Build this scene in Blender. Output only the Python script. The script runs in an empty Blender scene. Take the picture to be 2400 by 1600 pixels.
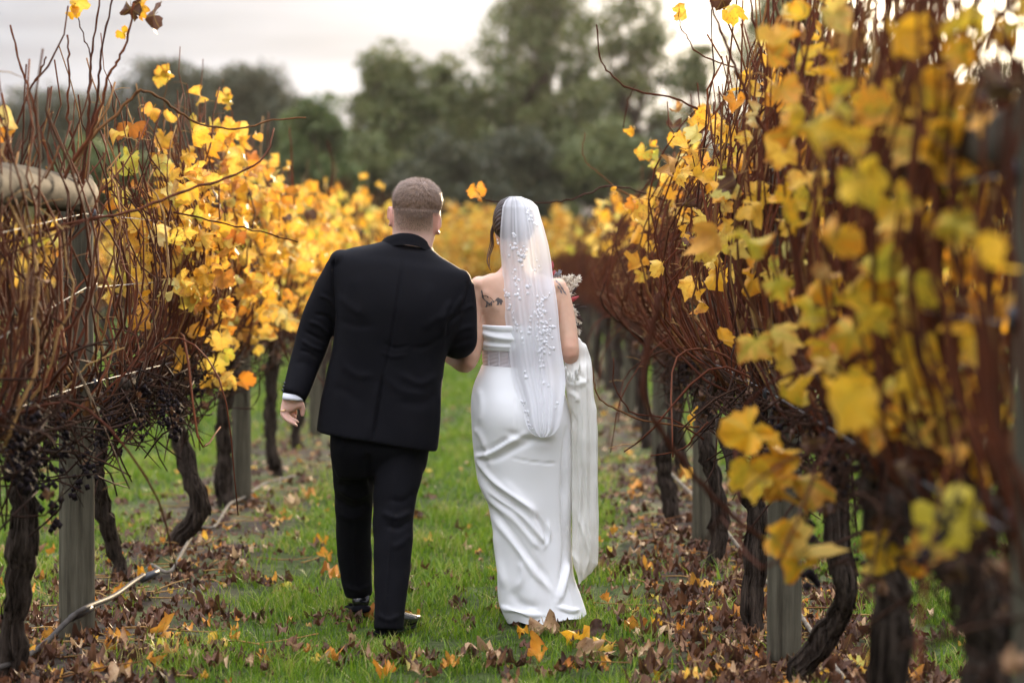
import bpy, math, random
import numpy as np
from mathutils import Vector, Matrix, Euler
from mathutils.bvhtree import BVHTree
from mathutils.geometry import tessellate_polygon

random.seed(7)
RNG = np.random.default_rng(7)
scene = bpy.context.scene
COL = scene.collection
R = math.radians

# ------------------------------------------------------------------ camera
cam_d = bpy.data.cameras.new('camera')
cam = bpy.data.objects.new('camera', cam_d)
COL.objects.link(cam)
cam.location = (0, 0, 1.45)
cam.rotation_euler = (R(90 - 2.02), 0, R(0.152))
cam_d.lens = 85.0
cam_d.sensor_width = 36.0
cam_d.clip_start = 0.1
cam_d.clip_end = 2000.0
cam_d.dof.use_dof = True
cam_d.dof.focus_distance = 9.35
cam_d.dof.aperture_fstop = 2.1
scene.camera = cam

# ------------------------------------------------------------------ sky
SUN_EL, SUN_AZ = R(7.2), R(11.6)          # azimuth clockwise from +Y (to the right)
SUN_DIR = Vector((math.sin(SUN_AZ) * math.cos(SUN_EL), math.cos(SUN_AZ) * math.cos(SUN_EL), math.sin(SUN_EL)))
world = bpy.data.worlds.new('World')
scene.world = world
world.use_nodes = True
nt = world.node_tree
nt.nodes.clear()
def N(tree, typ, **kw):
    n = tree.nodes.new(typ)
    for k, v in kw.items():
        setattr(n, k, v)
    return n
def math_node(tree, op, a, b=None, c=None, clamp=False):
    n = N(tree, 'ShaderNodeMath', operation=op, use_clamp=clamp)
    for i, v in enumerate((a, b, c)):
        if v is None:
            continue
        if hasattr(v, 'links'):
            tree.links.new(v, n.inputs[i])
        else:
            n.inputs[i].default_value = v
    return n.outputs[0]
def mix_rgb(tree, f, a, b, blend='MIX'):
    n = N(tree, 'ShaderNodeMix', data_type='RGBA', blend_type=blend)
    for key, v in ((0, f), (6, a), (7, b)):
        if hasattr(v, 'links'):
            tree.links.new(v, n.inputs[key])
        elif key == 0:
            n.inputs[0].default_value = v
        else:
            n.inputs[key].default_value = (*v[:3], 1)
    return n.outputs[2]
def ramp(tree, fac, stops, interp='LINEAR'):
    n = N(tree, 'ShaderNodeValToRGB')
    n.color_ramp.interpolation = interp
    e = n.color_ramp.elements
    while len(e) < len(stops):
        e.new(0.5)
    for el, (p, c) in zip(e, stops):
        el.position = p
        el.color = (*c[:3], 1) if hasattr(c, '__len__') else (c, c, c, 1)
    tree.links.new(fac, n.inputs[0])
    return n.outputs[0]

sky = N(nt, 'ShaderNodeTexSky', sky_type='NISHITA', sun_disc=False)
sky.sun_elevation = SUN_EL
sky.sun_rotation = SUN_AZ
sky.air_density = 1.0
sky.dust_density = 2.0
tc = N(nt, 'ShaderNodeTexCoord')
sep = N(nt, 'ShaderNodeSeparateXYZ')
nt.links.new(tc.outputs['Generated'], sep.inputs[0])
up = math_node(nt, 'MAXIMUM', sep.outputs[2], 0.0)
# cloud deck: direction projected on a plane overhead
den = math_node(nt, 'ADD', up, 0.10)
cx = math_node(nt, 'DIVIDE', sep.outputs[0], den)
cy = math_node(nt, 'DIVIDE', sep.outputs[1], den)
comb = N(nt, 'ShaderNodeCombineXYZ')
nt.links.new(cx, comb.inputs[0]); nt.links.new(cy, comb.inputs[1])
mp = N(nt, 'ShaderNodeMapping')
mp.inputs['Rotation'].default_value = (0, 0, R(25))
mp.inputs['Scale'].default_value = (0.55, 1.0, 1)
mp.inputs['Location'].default_value = (3.1, 1.7, 0)
nt.links.new(comb.outputs[0], mp.inputs[0])
cn = N(nt, 'ShaderNodeTexNoise')
cn.inputs['Scale'].default_value = 1.15
cn.inputs['Detail'].default_value = 5
cn.inputs['Roughness'].default_value = 0.52
nt.links.new(mp.outputs[0], cn.inputs['Vector'])
cloud = ramp(nt, cn.outputs['Fac'], [(0.38, 0.70), (0.50, 1.0), (0.62, 1.36)])
# overcast luminance, zenith raised far above the horizon as added light for the dress
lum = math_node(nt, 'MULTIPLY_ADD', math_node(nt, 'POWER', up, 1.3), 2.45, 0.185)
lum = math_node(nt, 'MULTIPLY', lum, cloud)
# forward-scattered glow round the hidden sun
nrm = N(nt, 'ShaderNodeVectorMath', operation='NORMALIZE')
nt.links.new(tc.outputs['Generated'], nrm.inputs[0])
dot = N(nt, 'ShaderNodeVectorMath', operation='DOT_PRODUCT')
nt.links.new(nrm.outputs[0], dot.inputs[0])
dot.inputs[1].default_value = SUN_DIR
dp = math_node(nt, 'MAXIMUM', dot.outputs['Value'], 0.0)
wide = math_node(nt, 'POWER', dp, 26.0)
tight = math_node(nt, 'POWER', dp, 260.0)
ccol = mix_rgb(nt, wide, (0.86, 0.89, 1.0), (1.0, 0.94, 0.87))
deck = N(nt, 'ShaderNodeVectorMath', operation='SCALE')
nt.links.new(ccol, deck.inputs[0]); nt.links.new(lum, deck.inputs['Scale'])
g1 = N(nt, 'ShaderNodeVectorMath', operation='SCALE'); g1.inputs[0].default_value = (1.0, 0.94, 0.88)
nt.links.new(math_node(nt, 'MULTIPLY', wide, 0.52), g1.inputs['Scale'])
g2 = N(nt, 'ShaderNodeVectorMath', operation='SCALE'); g2.inputs[0].default_value = (1.0, 0.80, 0.52)
nt.links.new(math_node(nt, 'MULTIPLY', tight, 5.0), g2.inputs['Scale'])
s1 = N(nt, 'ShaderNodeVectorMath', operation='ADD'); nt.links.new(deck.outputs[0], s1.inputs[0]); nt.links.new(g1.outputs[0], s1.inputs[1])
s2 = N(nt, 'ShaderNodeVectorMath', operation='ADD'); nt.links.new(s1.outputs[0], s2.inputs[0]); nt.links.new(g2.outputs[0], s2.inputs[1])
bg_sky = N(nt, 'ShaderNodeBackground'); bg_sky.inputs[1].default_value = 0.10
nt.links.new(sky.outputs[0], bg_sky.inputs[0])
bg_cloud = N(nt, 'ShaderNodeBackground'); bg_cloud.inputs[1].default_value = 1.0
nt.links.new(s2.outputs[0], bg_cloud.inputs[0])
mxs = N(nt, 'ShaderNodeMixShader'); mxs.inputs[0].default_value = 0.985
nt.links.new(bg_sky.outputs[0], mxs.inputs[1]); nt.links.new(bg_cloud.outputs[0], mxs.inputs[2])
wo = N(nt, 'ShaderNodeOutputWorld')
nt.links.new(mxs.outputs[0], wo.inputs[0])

# ------------------------------------------------------------------ sun
sun_d = bpy.data.lights.new('sun', 'SUN')
sun_d.energy = 5.0
sun_d.angle = R(5)
sun_d.color = (1.0, 0.77, 0.50)
sun = bpy.data.objects.new('sun', sun_d)
COL.objects.link(sun)
sun.rotation_euler = (-SUN_DIR).to_track_quat('-Z', 'Y').to_euler()

vs = scene.view_settings
vs.view_transform = 'Standard'
vs.look = 'None'
vs.exposure = 1.0
vs.gamma = 1.0
vs.use_curve_mapping = False
scene.cycles.use_denoising = True
scene.cycles.max_bounces = 8
scene.cycles.transparent_max_bounces = 16
scene.cycles.sample_clamp_indirect = 6.0

# ------------------------------------------------------------------ helpers
FPX, CX, HY, EYE = 5666.7, 1215.0, 600.0, 1.45
def W(px, py, Y):
    "a point at depth Y metres that the photograph (2400 px wide) shows at px, py"
    return np.array(((px - CX) / FPX * Y, Y, EYE - (py - HY) / FPX * Y))

ROOT = {}
def tag(o, label=None, cat=None, group=None, kind=None):
    if label: o['label'] = label
    if cat: o['category'] = cat
    if group: o['group'] = group
    if kind: o['kind'] = kind
    return o
def thing(name, loc, label, cat, group=None):
    o = bpy.data.objects.new(name, None)
    o.empty_display_size = 0.1
    COL.objects.link(o)
    o.location = loc
    ROOT[o.name] = np.array(loc, float)
    return tag(o, label, cat, group)
def rootloc(o):
    return ROOT[o.name] if o is not None else np.zeros(3)
def mesh_np(name, V, F, smooth=True, attrs=None):
    "V (n,3); F (m,k) array or list of such arrays / lists"
    me = bpy.data.meshes.new(name)
    V = np.asarray(V, np.float32)
    groups = F if isinstance(F, list) else [F]
    groups = [np.asarray(g, np.int32) for g in groups if len(g)]
    me.vertices.add(len(V))
    me.vertices.foreach_set('co', V.ravel())
    nl = sum(g.size for g in groups)
    me.loops.add(nl)
    me.loops.foreach_set('vertex_index', np.concatenate([g.ravel() for g in groups]))
    tot = np.concatenate([np.full(len(g), g.shape[1], np.int32) for g in groups])
    me.polygons.add(len(tot))
    me.polygons.foreach_set('loop_start', np.concatenate([[0], np.cumsum(tot)[:-1]]).astype(np.int32))
    me.polygons.foreach_set('loop_total', tot)
    if smooth:
        me.polygons.foreach_set('use_smooth', np.ones(len(tot), bool))
    for k, v in (attrs or {}).items():
        a = me.attributes.new(k, 'FLOAT', 'POINT')
        a.data.foreach_set('value', np.asarray(v, np.float32))
    me.update(calc_edges=True)
    return me
def link(name, me, mat, parent=None, loc=None):
    o = bpy.data.objects.new(name, me)
    if mat is not None and not me.materials:
        me.materials.append(mat)
    COL.objects.link(o)
    if parent is not None:
        o.parent = parent
    ROOT[o.name] = rootloc(parent)
    if loc is not None:
        o.location = loc
    return o
def obj(name, V, F, mat, parent=None, smooth=True, attrs=None):
    V = np.asarray(V, float) - rootloc(parent)
    return link(name, mesh_np(name, V, F, smooth, attrs), mat, parent)

class Acc:
    "collects many small shapes for one mesh"
    def __init__(s):
        s.V = []; s.F = {}; s.n = 0; s.A = {}
    def add(s, V, groups, **attrs):
        groups = groups if isinstance(groups, list) else [groups]
        V = np.asarray(V, float)
        for g in groups:
            g = np.asarray(g)
            if len(g):
                s.F.setdefault(g.shape[1], []).append(g + s.n)
        s.V.append(V); s.n += len(V)
        for k, v in attrs.items():
            s.A.setdefault(k, []).append(np.broadcast_to(np.asarray(v, float), (len(V),)))
    def obj(s, name, mat, parent=None, smooth=True):
        if not s.V:
            return None
        return obj(name, np.concatenate(s.V), [np.concatenate(f) for f in s.F.values()], mat, parent, smooth,
                   {k: np.concatenate(v) for k, v in s.A.items()})

def unit(v):
    return v / (np.linalg.norm(v, axis=-1, keepdims=True) + 1e-12)
def smooth_path(P, n):
    "Catmull-Rom through control points"
    P = np.asarray(P, float)
    if len(P) < 3:
        t = np.linspace(0, 1, n)[:, None]
        return P[0] * (1 - t) + P[-1] * t
    Q = np.vstack([2 * P[0] - P[1], P, 2 * P[-1] - P[-2]])
    t = np.linspace(0, len(P) - 1 - 1e-9, n)
    i = t.astype(int); f = (t - i)[:, None]
    a, b, c, d = Q[i], Q[i + 1], Q[i + 2], Q[i + 3]
    return 0.5 * (2 * b + (c - a) * f + (2 * a - 5 * b + 4 * c - d) * f**2 + (3 * b - a - 3 * c + d) * f**3)
def tube(P, rad, sides=6, caps=True, prof=None, flat=None):
    "round tube along P; prof(k, angles) scales the radius; flat = second radius along the ring's v axis"
    P = np.asarray(P, float); n = len(P)
    rad = np.broadcast_to(np.asarray(rad, float), (n,))
    T = unit(np.gradient(P, axis=0))
    u = np.cross(T[0], (0.31, 0.92, 0.22))
    if np.linalg.norm(u) < 0.1:
        u = np.cross(T[0], (1, 0, 0))
    u = unit(u)
    th = np.linspace(0, 2 * math.pi, sides, endpoint=False)
    V = np.empty((n, sides, 3))
    r2 = rad if flat is None else np.broadcast_to(np.asarray(flat, float), (n,))
    for k in range(n):
        u = unit(u - T[k] * np.dot(u, T[k]))
        v = np.cross(T[k], u)
        s = 1.0 if prof is None else prof(k, th)
        V[k] = P[k] + (np.cos(th) * rad[k] * s)[:, None] * u + (np.sin(th) * r2[k] * s)[:, None] * v
    i = np.arange(n - 1)[:, None] * sides; j = np.arange(sides)[None]; j2 = (j + 1) % sides
    F = np.stack([i + j, i + j2, i + sides + j2, i + sides + j], -1).reshape(-1, 4)
    G = [F]
    if caps:
        G += [np.arange(sides)[::-1][None], (np.arange(sides) + (n - 1) * sides)[None]]
    return V.reshape(-1, 3), G
def snoise(P, s=1.0, seed=0, octv=4):
    "cheap smooth numpy noise, about -1..1"
    P = np.asarray(P, float) * s
    r = np.random.default_rng(seed)
    out = np.zeros(len(P)); amp = 1.0; tot = 0
    for o in range(octv):
        for q in range(4):
            k = unit(r.normal(size=P.shape[1])) * (1.7 ** o) * r.uniform(0.7, 1.3)
            out += amp * np.sin(P @ k * 2 * math.pi + r.uniform(0, 6.28))
        tot += amp * 2.0; amp *= 0.6
    return out / tot

# ------------------------------------------------------------------ materials
def new_mat(name):
    m = bpy.data.materials.new(name); m.use_nodes = True
    m.node_tree.nodes.clear()
    return m, m.node_tree
def finish(m, surf, disp=None):
    t = m.node_tree
    o = N(t, 'ShaderNodeOutputMaterial')
    t.links.new(surf, o.inputs[0])
    return m
def principled(t, color, rough=0.6, spec=0.5, **kw):
    b = N(t, 'ShaderNodeBsdfPrincipled')
    if hasattr(color, 'links'): t.links.new(color, b.inputs['Base Color'])
    else: b.inputs['Base Color'].default_value = (*color, 1)
    if hasattr(rough, 'links'): t.links.new(rough, b.inputs['Roughness'])
    else: b.inputs['Roughness'].default_value = rough
    b.inputs['Specular IOR Level'].default_value = spec
    for k, v in kw.items():
        key = k.replace('_', ' ')
        if hasattr(v, 'links'): t.links.new(v, b.inputs[key])
        else: b.inputs[key].default_value = v
    return b
def coords(t, scale=(1, 1, 1), kind='Object'):
    c = N(t, 'ShaderNodeTexCoord')
    mpp = N(t, 'ShaderNodeMapping'); mpp.inputs['Scale'].default_value = scale
    t.links.new(c.outputs[kind], mpp.inputs[0])
    return mpp.outputs[0]
def noise_tex(t, vec, scale, detail=3, rough=0.55):
    n = N(t, 'ShaderNodeTexNoise')
    n.inputs['Scale'].default_value = scale; n.inputs['Detail'].default_value = detail
    n.inputs['Roughness'].default_value = rough
    t.links.new(vec, n.inputs['Vector'])
    return n.outputs['Fac']
def bump(t, h, strength=0.4, dist=0.01):
    b = N(t, 'ShaderNodeBump'); b.inputs['Strength'].default_value = strength
    b.inputs['Distance'].default_value = dist
    t.links.new(h, b.inputs['Height'])
    return b.outputs[0]
def attr(t, name):
    a = N(t, 'ShaderNodeAttribute'); a.attribute_name = name
    return a.outputs['Fac']
def rnd_value(t):
    "0..1, different for every object and for every piece of a joined mesh"
    oi = N(t, 'ShaderNodeObjectInfo')
    s = math_node(t, 'ADD', oi.outputs['Random'], attr(t, 'rnd'))
    return math_node(t, 'FRACT', s)

def simple_mat(name, c1, c2, scale=20, rough=0.7, spec=0.3, stretch=(1, 1, 1), bmp=0.3, bdist=0.004, detail=4):
    m, t = new_mat(name)
    v = coords(t, stretch)
    n = noise_tex(t, v, scale, detail)
    c = ramp(t, n, [(0.3, c1), (0.7, c2)])
    b = principled(t, c, rough, spec)
    if bmp:
        t.links.new(bump(t, n, bmp, bdist), b.inputs['Normal'])
    return finish(m, b.outputs[0])
def leaf_mat(name, stops, edge_col, spot_col, trans=0.5, rough=0.5, edge_amt=1.25, sc=1.0):
    m, t = new_mat(name)
    r = rnd_value(t)
    v = coords(t)
    c = ramp(t, r, stops)
    n1 = noise_tex(t, v, 24 * sc, 4, 0.62)
    n2 = noise_tex(t, v, 90 * sc, 2)
    # green or brown along the veins and blotches
    r2 = math_node(t, 'FRACT', math_node(t, 'MULTIPLY', r, 7.31))
    blot = math_node(t, 'MULTIPLY', ramp(t, n1, [(0.46, 0.0), (0.66, 1.0)]), r2)
    c = mix_rgb(t, math_node(t, 'MULTIPLY', blot, 0.75), c, spot_col)
    r3 = math_node(t, 'FRACT', math_node(t, 'MULTIPLY', r, 13.7))
    e = math_node(t, 'POWER', attr(t, 'edge'), 3.0)
    e = math_node(t, 'MULTIPLY', e, ramp(t, n1, [(0.38, 0.15), (0.6, 1.0)]))
    e = math_node(t, 'MULTIPLY', e, math_node(t, 'MULTIPLY', r3, edge_amt))
    c = mix_rgb(t, e, c, edge_col)
    sp = ramp(t, n2, [(0.61, 0.0), (0.67, 0.85)])
    c = mix_rgb(t, math_node(t, 'MULTIPLY', sp, r2), c, (0.12, 0.045, 0.012))
    if sc < 1:          # veins fan out from the stalk
        sp_ = N(t, 'ShaderNodeSeparateXYZ'); t.links.new(v, sp_.inputs[0])
        an = math_node(t, 'ARCTAN2', sp_.outputs[0], sp_.outputs[1])
        fr_ = math_node(t, 'ABSOLUTE', math_node(t, 'SUBTRACT', math_node(t, 'FRACT', math_node(t, 'ADD', math_node(t, 'DIVIDE', an, 1.02), 0.5)), 0.5))
        rr_ = math_node(t, 'SQRT', math_node(t, 'ADD', math_node(t, 'MULTIPLY', sp_.outputs[0], sp_.outputs[0]), math_node(t, 'MULTIPLY', sp_.outputs[1], sp_.outputs[1])))
        vd = math_node(t, 'MULTIPLY', fr_, rr_)
        vn = ramp(t, vd, [(0.0, 1.0), (0.018, 0.0)])
        c = mix_rgb(t, math_node(t, 'MULTIPLY', vn, 0.45), c, (0.50, 0.36, 0.08))
        near_v = ramp(t, vd, [(0.0, 1.0), (0.085, 0.0)])
        c = mix_rgb(t, math_node(t, 'MULTIPLY', near_v, math_node(t, 'MULTIPLY', r3, 0.5)), c, spot_col)
    b = principled(t, c, rough, 0.25)
    t.links.new(bump(t, n1, 0.5, 0.01), b.inputs['Normal'])
    tr = N(t, 'ShaderNodeBsdfTranslucent'); t.links.new(c, tr.inputs[0])
    mx = N(t, 'ShaderNodeMixShader'); mx.inputs[0].default_value = trans
    t.links.new(b.outputs[0], mx.inputs[1]); t.links.new(tr.outputs[0], mx.inputs[2])
    return finish(m, mx.outputs[0])

OBJ_LEAF = {}
def leaf_pair(key, name, *a):
    M[key] = leaf_mat(name, *a)
    OBJ_LEAF[key] = leaf_mat(name + '_single', *a, sc=0.12)
YEL = [(0.0, (0.74, 0.36, 0.025)), (0.22, (0.78, 0.46, 0.04)), (0.40, (0.76, 0.56, 0.12)), (0.56, (0.76, 0.48, 0.06)),
       (0.70, (0.62, 0.24, 0.025)), (0.80, (0.74, 0.58, 0.10)), (0.90, (0.46, 0.47, 0.06)), (1.0, (0.74, 0.62, 0.26))]
M = {}
leaf_pair('leaf', 'autumn_leaf', YEL, (0.42, 0.13, 0.02), (0.62, 0.27, 0.03), 0.45, 0.5)
leaf_pair('leaf_green', 'turning_leaf', [(0, (0.74, 0.38, 0.02)), (0.3, (0.72, 0.44, 0.035)), (0.46, (0.54, 0.43, 0.04)), (0.56, (0.74, 0.37, 0.02)), (0.8, (0.64, 0.26, 0.02)), (1, (0.72, 0.52, 0.13))],
                           (0.45, 0.15, 0.02), (0.28, 0.32, 0.03), 0.45, 0.45)
leaf_pair('leaf_dry', 'dry_leaf', [(0, (0.045, 0.022, 0.013)), (0.3, (0.10, 0.040, 0.020)), (0.5, (0.035, 0.018, 0.012)), (0.68, (0.15, 0.07, 0.034)), (0.8, (0.06, 0.028, 0.017)), (0.9, (0.20, 0.085, 0.034)), (1, (0.26, 0.145, 0.075))],
                         (0.10, 0.04, 0.02), (0.10, 0.045, 0.02), 0.15, 0.6)
leaf_pair('leaf_orange', 'orange_leaf', [(0, (0.62, 0.26, 0.04)), (0.4, (0.70, 0.36, 0.05)), (0.7, (0.52, 0.18, 0.03)), (1, (0.60, 0.40, 0.14))],
                            (0.22, 0.07, 0.02), (0.34, 0.11, 0.03), 0.25, 0.55)
leaf_pair('leaf_tan', 'tan_leaf', [(0, (0.50, 0.32, 0.18)), (0.5, (0.58, 0.42, 0.24)), (1, (0.40, 0.24, 0.13))], (0.25, 0.11, 0.05), (0.35, 0.18, 0.09), 0.2, 0.6)
def bark_mat(name, c1, c2, scale=30, stretch=(1, 1, 0.12), rough=0.85, bmp=0.9, bdist=0.02):
    m, t = new_mat(name)
    v = coords(t, stretch)
    n = noise_tex(t, v, scale, 5, 0.65)
    n2 = noise_tex(t, coords(t), 9, 3)
    c = ramp(t, n, [(0.32, c1), (0.68, c2)])
    c = mix_rgb(t, math_node(t, 'MULTIPLY', n2, 0.5), c, tuple(0.5 * q for q in c1))
    b = principled(t, c, rough, 0.03)
    t.links.new(bump(t, n, bmp, bdist), b.inputs['Normal'])
    return finish(m, b.outputs[0])
M['bark'] = bark_mat('vine_bark', (0.006, 0.0045, 0.004), (0.125, 0.092, 0.070), 60, (1, 1, 0.09), 0.85, 1.0, 0.03)
M['tree_bark'] = bark_mat('tree_bark', (0.05, 0.035, 0.025), (0.16, 0.11, 0.08), 5)
M['post'] = bark_mat('weathered_pine', (0.050, 0.043, 0.030), (0.150, 0.135, 0.095), 38, (1, 1, 0.07), 0.9, 0.7, 0.006)
M['rail'] = bark_mat('weathered_rail', (0.030, 0.024, 0.017), (0.105, 0.086, 0.064), 14, (1, 0.2, 1), 0.8, 0.5, 0.006)
def cane_mat(name, stops):
    m, t = new_mat(name)
    r = rnd_value(t)
    c = ramp(t, r, stops)
    n = noise_tex(t, coords(t, (1, 1, 0.3)), 60, 3)
    c = mix_rgb(t, ramp(t, n, [(0.35, 0.0), (0.7, 0.6)]), c, (0.05, 0.022, 0.014))
    b = principled(t, c, 0.75, 0.05)
    return finish(m, b.outputs[0])
M['cane'] = cane_mat('vine_cane', [(0, (0.058, 0.014, 0.007)), (0.3, (0.115, 0.030, 0.012)), (0.5, (0.030, 0.010, 0.006)), (0.7, (0.150, 0.043, 0.016)), (0.86, (0.065, 0.020, 0.010)), (1, (0.27, 0.13, 0.038))])
M['straw'] = cane_mat('dry_stalk', [(0, (0.36, 0.20, 0.07)), (0.5, (0.42, 0.26, 0.095)), (1, (0.22, 0.10, 0.038))])
M['dark_twig'] = cane_mat('dark_twig', [(0, (0.012, 0.008, 0.006)), (0.5, (0.026, 0.014, 0.009)), (1, (0.05, 0.025, 0.014))])
M['grape'] = simple_mat('shrivelled_grape', (0.006, 0.004, 0.005), (0.02, 0.013, 0.014), 60, 0.85, 0.1)
M['wire'] = simple_mat('galvanised_wire', (0.10, 0.10, 0.10), (0.26, 0.26, 0.255), 50, 0.55, 0.4, bmp=0)
M['clip'] = simple_mat('black_plastic', (0.01, 0.01, 0.012), (0.03, 0.03, 0.035), 30, 0.35, 0.5, bmp=0)
M['hose'] = simple_mat('irrigation_pipe', (0.035, 0.030, 0.026), (0.08, 0.068, 0.058), 18, 0.6, 0.06, bmp=0.1)
M['hose_pale'] = simple_mat('pale_pipe', (0.08, 0.066, 0.050), (0.22, 0.19, 0.15), 14, 0.8, 0.03, bmp=0.1)
# ------------------------------------------------------------------ ground
ROW_L, ROW_R = -1.62, 0.93
def rowness(x):
    d = np.min([np.abs(x - (ROW_L + 2.55 * k)) for k in range(-5, 7)], axis=0)
    return np.clip(1.0 - (d - 0.22) / 0.42, 0, 1)
def gz(x, y):
    x = np.asarray(x, float); y = np.asarray(y, float)
    P = np.stack([x.ravel(), y.ravel()], -1)
    near = np.clip(1 - np.abs(y.ravel()) / 90.0, 0, 1)
    h = 0.016 * snoise(P, 0.45, 3, 3) + 0.008 * snoise(P, 2.2, 4, 2)
    h = h + 0.03 * rowness(x.ravel())
    return (h * near).reshape(x.shape)
xs = np.unique(np.concatenate([np.linspace(-400, -9, 14), np.linspace(-9, -3.2, 40), np.linspace(-3.2, 2.2, 110), np.linspace(2.2, 8, 40), np.linspace(8, 400, 14)]))
ys = np.unique(np.concatenate([np.linspace(-60, 3, 12), np.linspace(3, 22, 260), np.linspace(22, 60, 110), np.linspace(60, 700, 26)]))
GX, GY = np.meshgrid(xs, ys)
GZ = gz(GX, GY)
nx, ny = len(xs), len(ys)
ii = (np.arange(ny - 1)[:, None] * nx + np.arange(nx - 1)[None]).ravel()
GF = np.stack([ii, ii + 1, ii + nx + 1, ii + nx], -1)
def ground_mat():
    m, t = new_mat('vineyard_ground')
    v = coords(t)
    n1 = noise_tex(t, v, 1.6, 4); n2 = noise_tex(t, v, 14, 5, 0.65); n3 = noise_tex(t, v, 70, 3)
    soil = ramp(t, n2, [(0.3, (0.020, 0.014, 0.010)), (0.7, (0.075, 0.055, 0.040))])
    moss = ramp(t, n3, [(0.3, (0.035, 0.050, 0.012)), (0.7, (0.10, 0.125, 0.030))])
    turf = ramp(t, n2, [(0.3, (0.016, 0.022, 0.006)), (0.55, (0.045, 0.062, 0.014)), (0.75, (0.10, 0.12, 0.03))])
    soil = mix_rgb(t, ramp(t, n1, [(0.46, 0.0), (0.60, 0.75)]), soil, moss)
    f = math_node(t, 'ADD', attr(t, 'soil'), math_node(t, 'MULTIPLY_ADD', n1, 0.9, -0.45))
    f = ramp(t, f, [(0.35, 0.0), (0.65, 1.0)])
    c = mix_rgb(t, f, turf, soil)
    b = principled(t, c, 0.9, 0.15)
    t.links.new(bump(t, n2, 0.9, 0.03), b.inputs['Normal'])
    return finish(m, b.outputs[0])
M['ground'] = ground_mat()
g = obj('ground', np.stack([GX, GY, GZ], -1).reshape(-1, 3), GF, M['ground'], None, True, {'soil': rowness(GX.ravel())})
tag(g, kind='structure')

# ------------------------------------------------------------------ leaves: one grape leaf outline, several curls
def grape_leaf(seed, cup=0.25, wave=0.12, fold=0.0, stalk=True, crumple=0.02):
    "about 1 unit wide leaf, petiole at the origin, tip towards +Y, normal +Z"
    r = np.random.default_rng(seed)
    n = 27
    th = np.linspace(-2.98, 2.98, n)                      # 0 = tip
    tab_a = np.radians([0, 12, 25, 38, 50, 61, 75, 88, 98, 112, 125, 140, 155, 168, 180])
    tab_r = np.array([1.0, 0.89, 0.80, 0.70, 0.84, 0.92, 0.84, 0.73, 0.67, 0.77, 0.80, 0.72, 0.56, 0.40, 0.12])
    rad = np.interp(np.abs(th) * r.uniform(0.95, 1.05), tab_a, tab_r) * np.where(th > 0, r.uniform(0.88, 1.06), r.uniform(0.88, 1.06))
    rad = rad ** r.uniform(0.7, 1.25)
    rad *= 1 + 0.06 * np.where(np.arange(n) % 2, 1, -1) * r.uniform(0.3, 1.2, n)
    mid = 0.5
    X = np.sin(th) * rad; Y = np.cos(th) * rad
    ring = np.stack([X, Y], -1) * 0.62
    ring_o = ring
    inner = np.stack([np.sin(th[::3]) * rad[::3], np.cos(th[::3]) * rad[::3]], -1) * mid * 0.62
    P2 = np.vstack([[[0, 0]], inner, ring_o])
    rr = np.hypot(P2[:, 0], P2[:, 1]); an = np.arctan2(P2[:, 0], P2[:, 1])
    ph = r.uniform(0, 6.28)
    z = cup * rr ** 2 * 1.6 + wave * rr * 1.6 * np.sin(3 * an + ph) + wave * 0.8 * rr * np.sin(5 * an + ph * 2) + fold * np.abs(P2[:, 0])
    z[1 + len(inner):] += np.convolve(r.normal(size=n + 2), (0.5, 1, 0.5), 'valid') * crumple
    z[1:1 + len(inner)] += r.normal(size=len(inner)) * crumple * 0.8
    P2[1 + len(inner):] *= (1 - 1.6 * crumple * np.abs(r.normal(size=n)))[:, None]
    V = np.column_stack([P2, z])
    ni = len(inner); F = []
    for k in range(ni - 1):
        F.append((0, 1 + k + 1, 1 + k))
    o = 1 + ni
    for k in range(ni - 1):
        a, b = 1 + k, 2 + k
        F += [(a, o + 3 * k + 1, o + 3 * k), (a, o + 3 * k + 2, o + 3 * k + 1), (a, b, o + 3 * k + 2), (b, o + 3 * k + 3, o + 3 * k + 2)]
    F = np.array(F)
    e = np.concatenate([[0], np.full(ni, 0.45), np.ones(n)])
    if stalk:
        s = np.array([[-0.012, 0, 0], [0.012, 0, 0], [0.02, -0.30, 0.10], [0.0, -0.32, 0.10]])
        F = np.vstack([F, [[len(V), len(V) + 1, len(V) + 2], [len(V), len(V) + 2, len(V) + 3]]])
        V = np.vstack([V, s]); e = np.concatenate([e, [0, 0, 0, 0]])
    return V, F, e
HANG = [grape_leaf(20 + k, cup=[0.5, -0.55, 0.9, 0.2, -0.9, 0.7, 0.0, 1.2][k], wave=[0.18, 0.22, 0.18, 0.3, 0.2, 0.32, 0.28, 0.2][k], fold=[0, 0.15, 0.35, 0, -0.45, 0.5, 0.2, -0.3][k], crumple=0.04) for k in range(8)]
FLAT = [grape_leaf(50 + k, cup=[0.3, 0.5, 0.8, 0.2, -0.5, -0.7, 0.4, 0.9][k], wave=[0.25, 0.35, 0.35, 0.22, 0.45, 0.35, 0.5, 0.4][k], fold=[0.0, 0.3, -0.3, 0.1, 0.5, 0.2, -0.4, 0.2][k], stalk=(k % 2 == 0), crumple=0.09) for k in range(8)]
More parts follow.
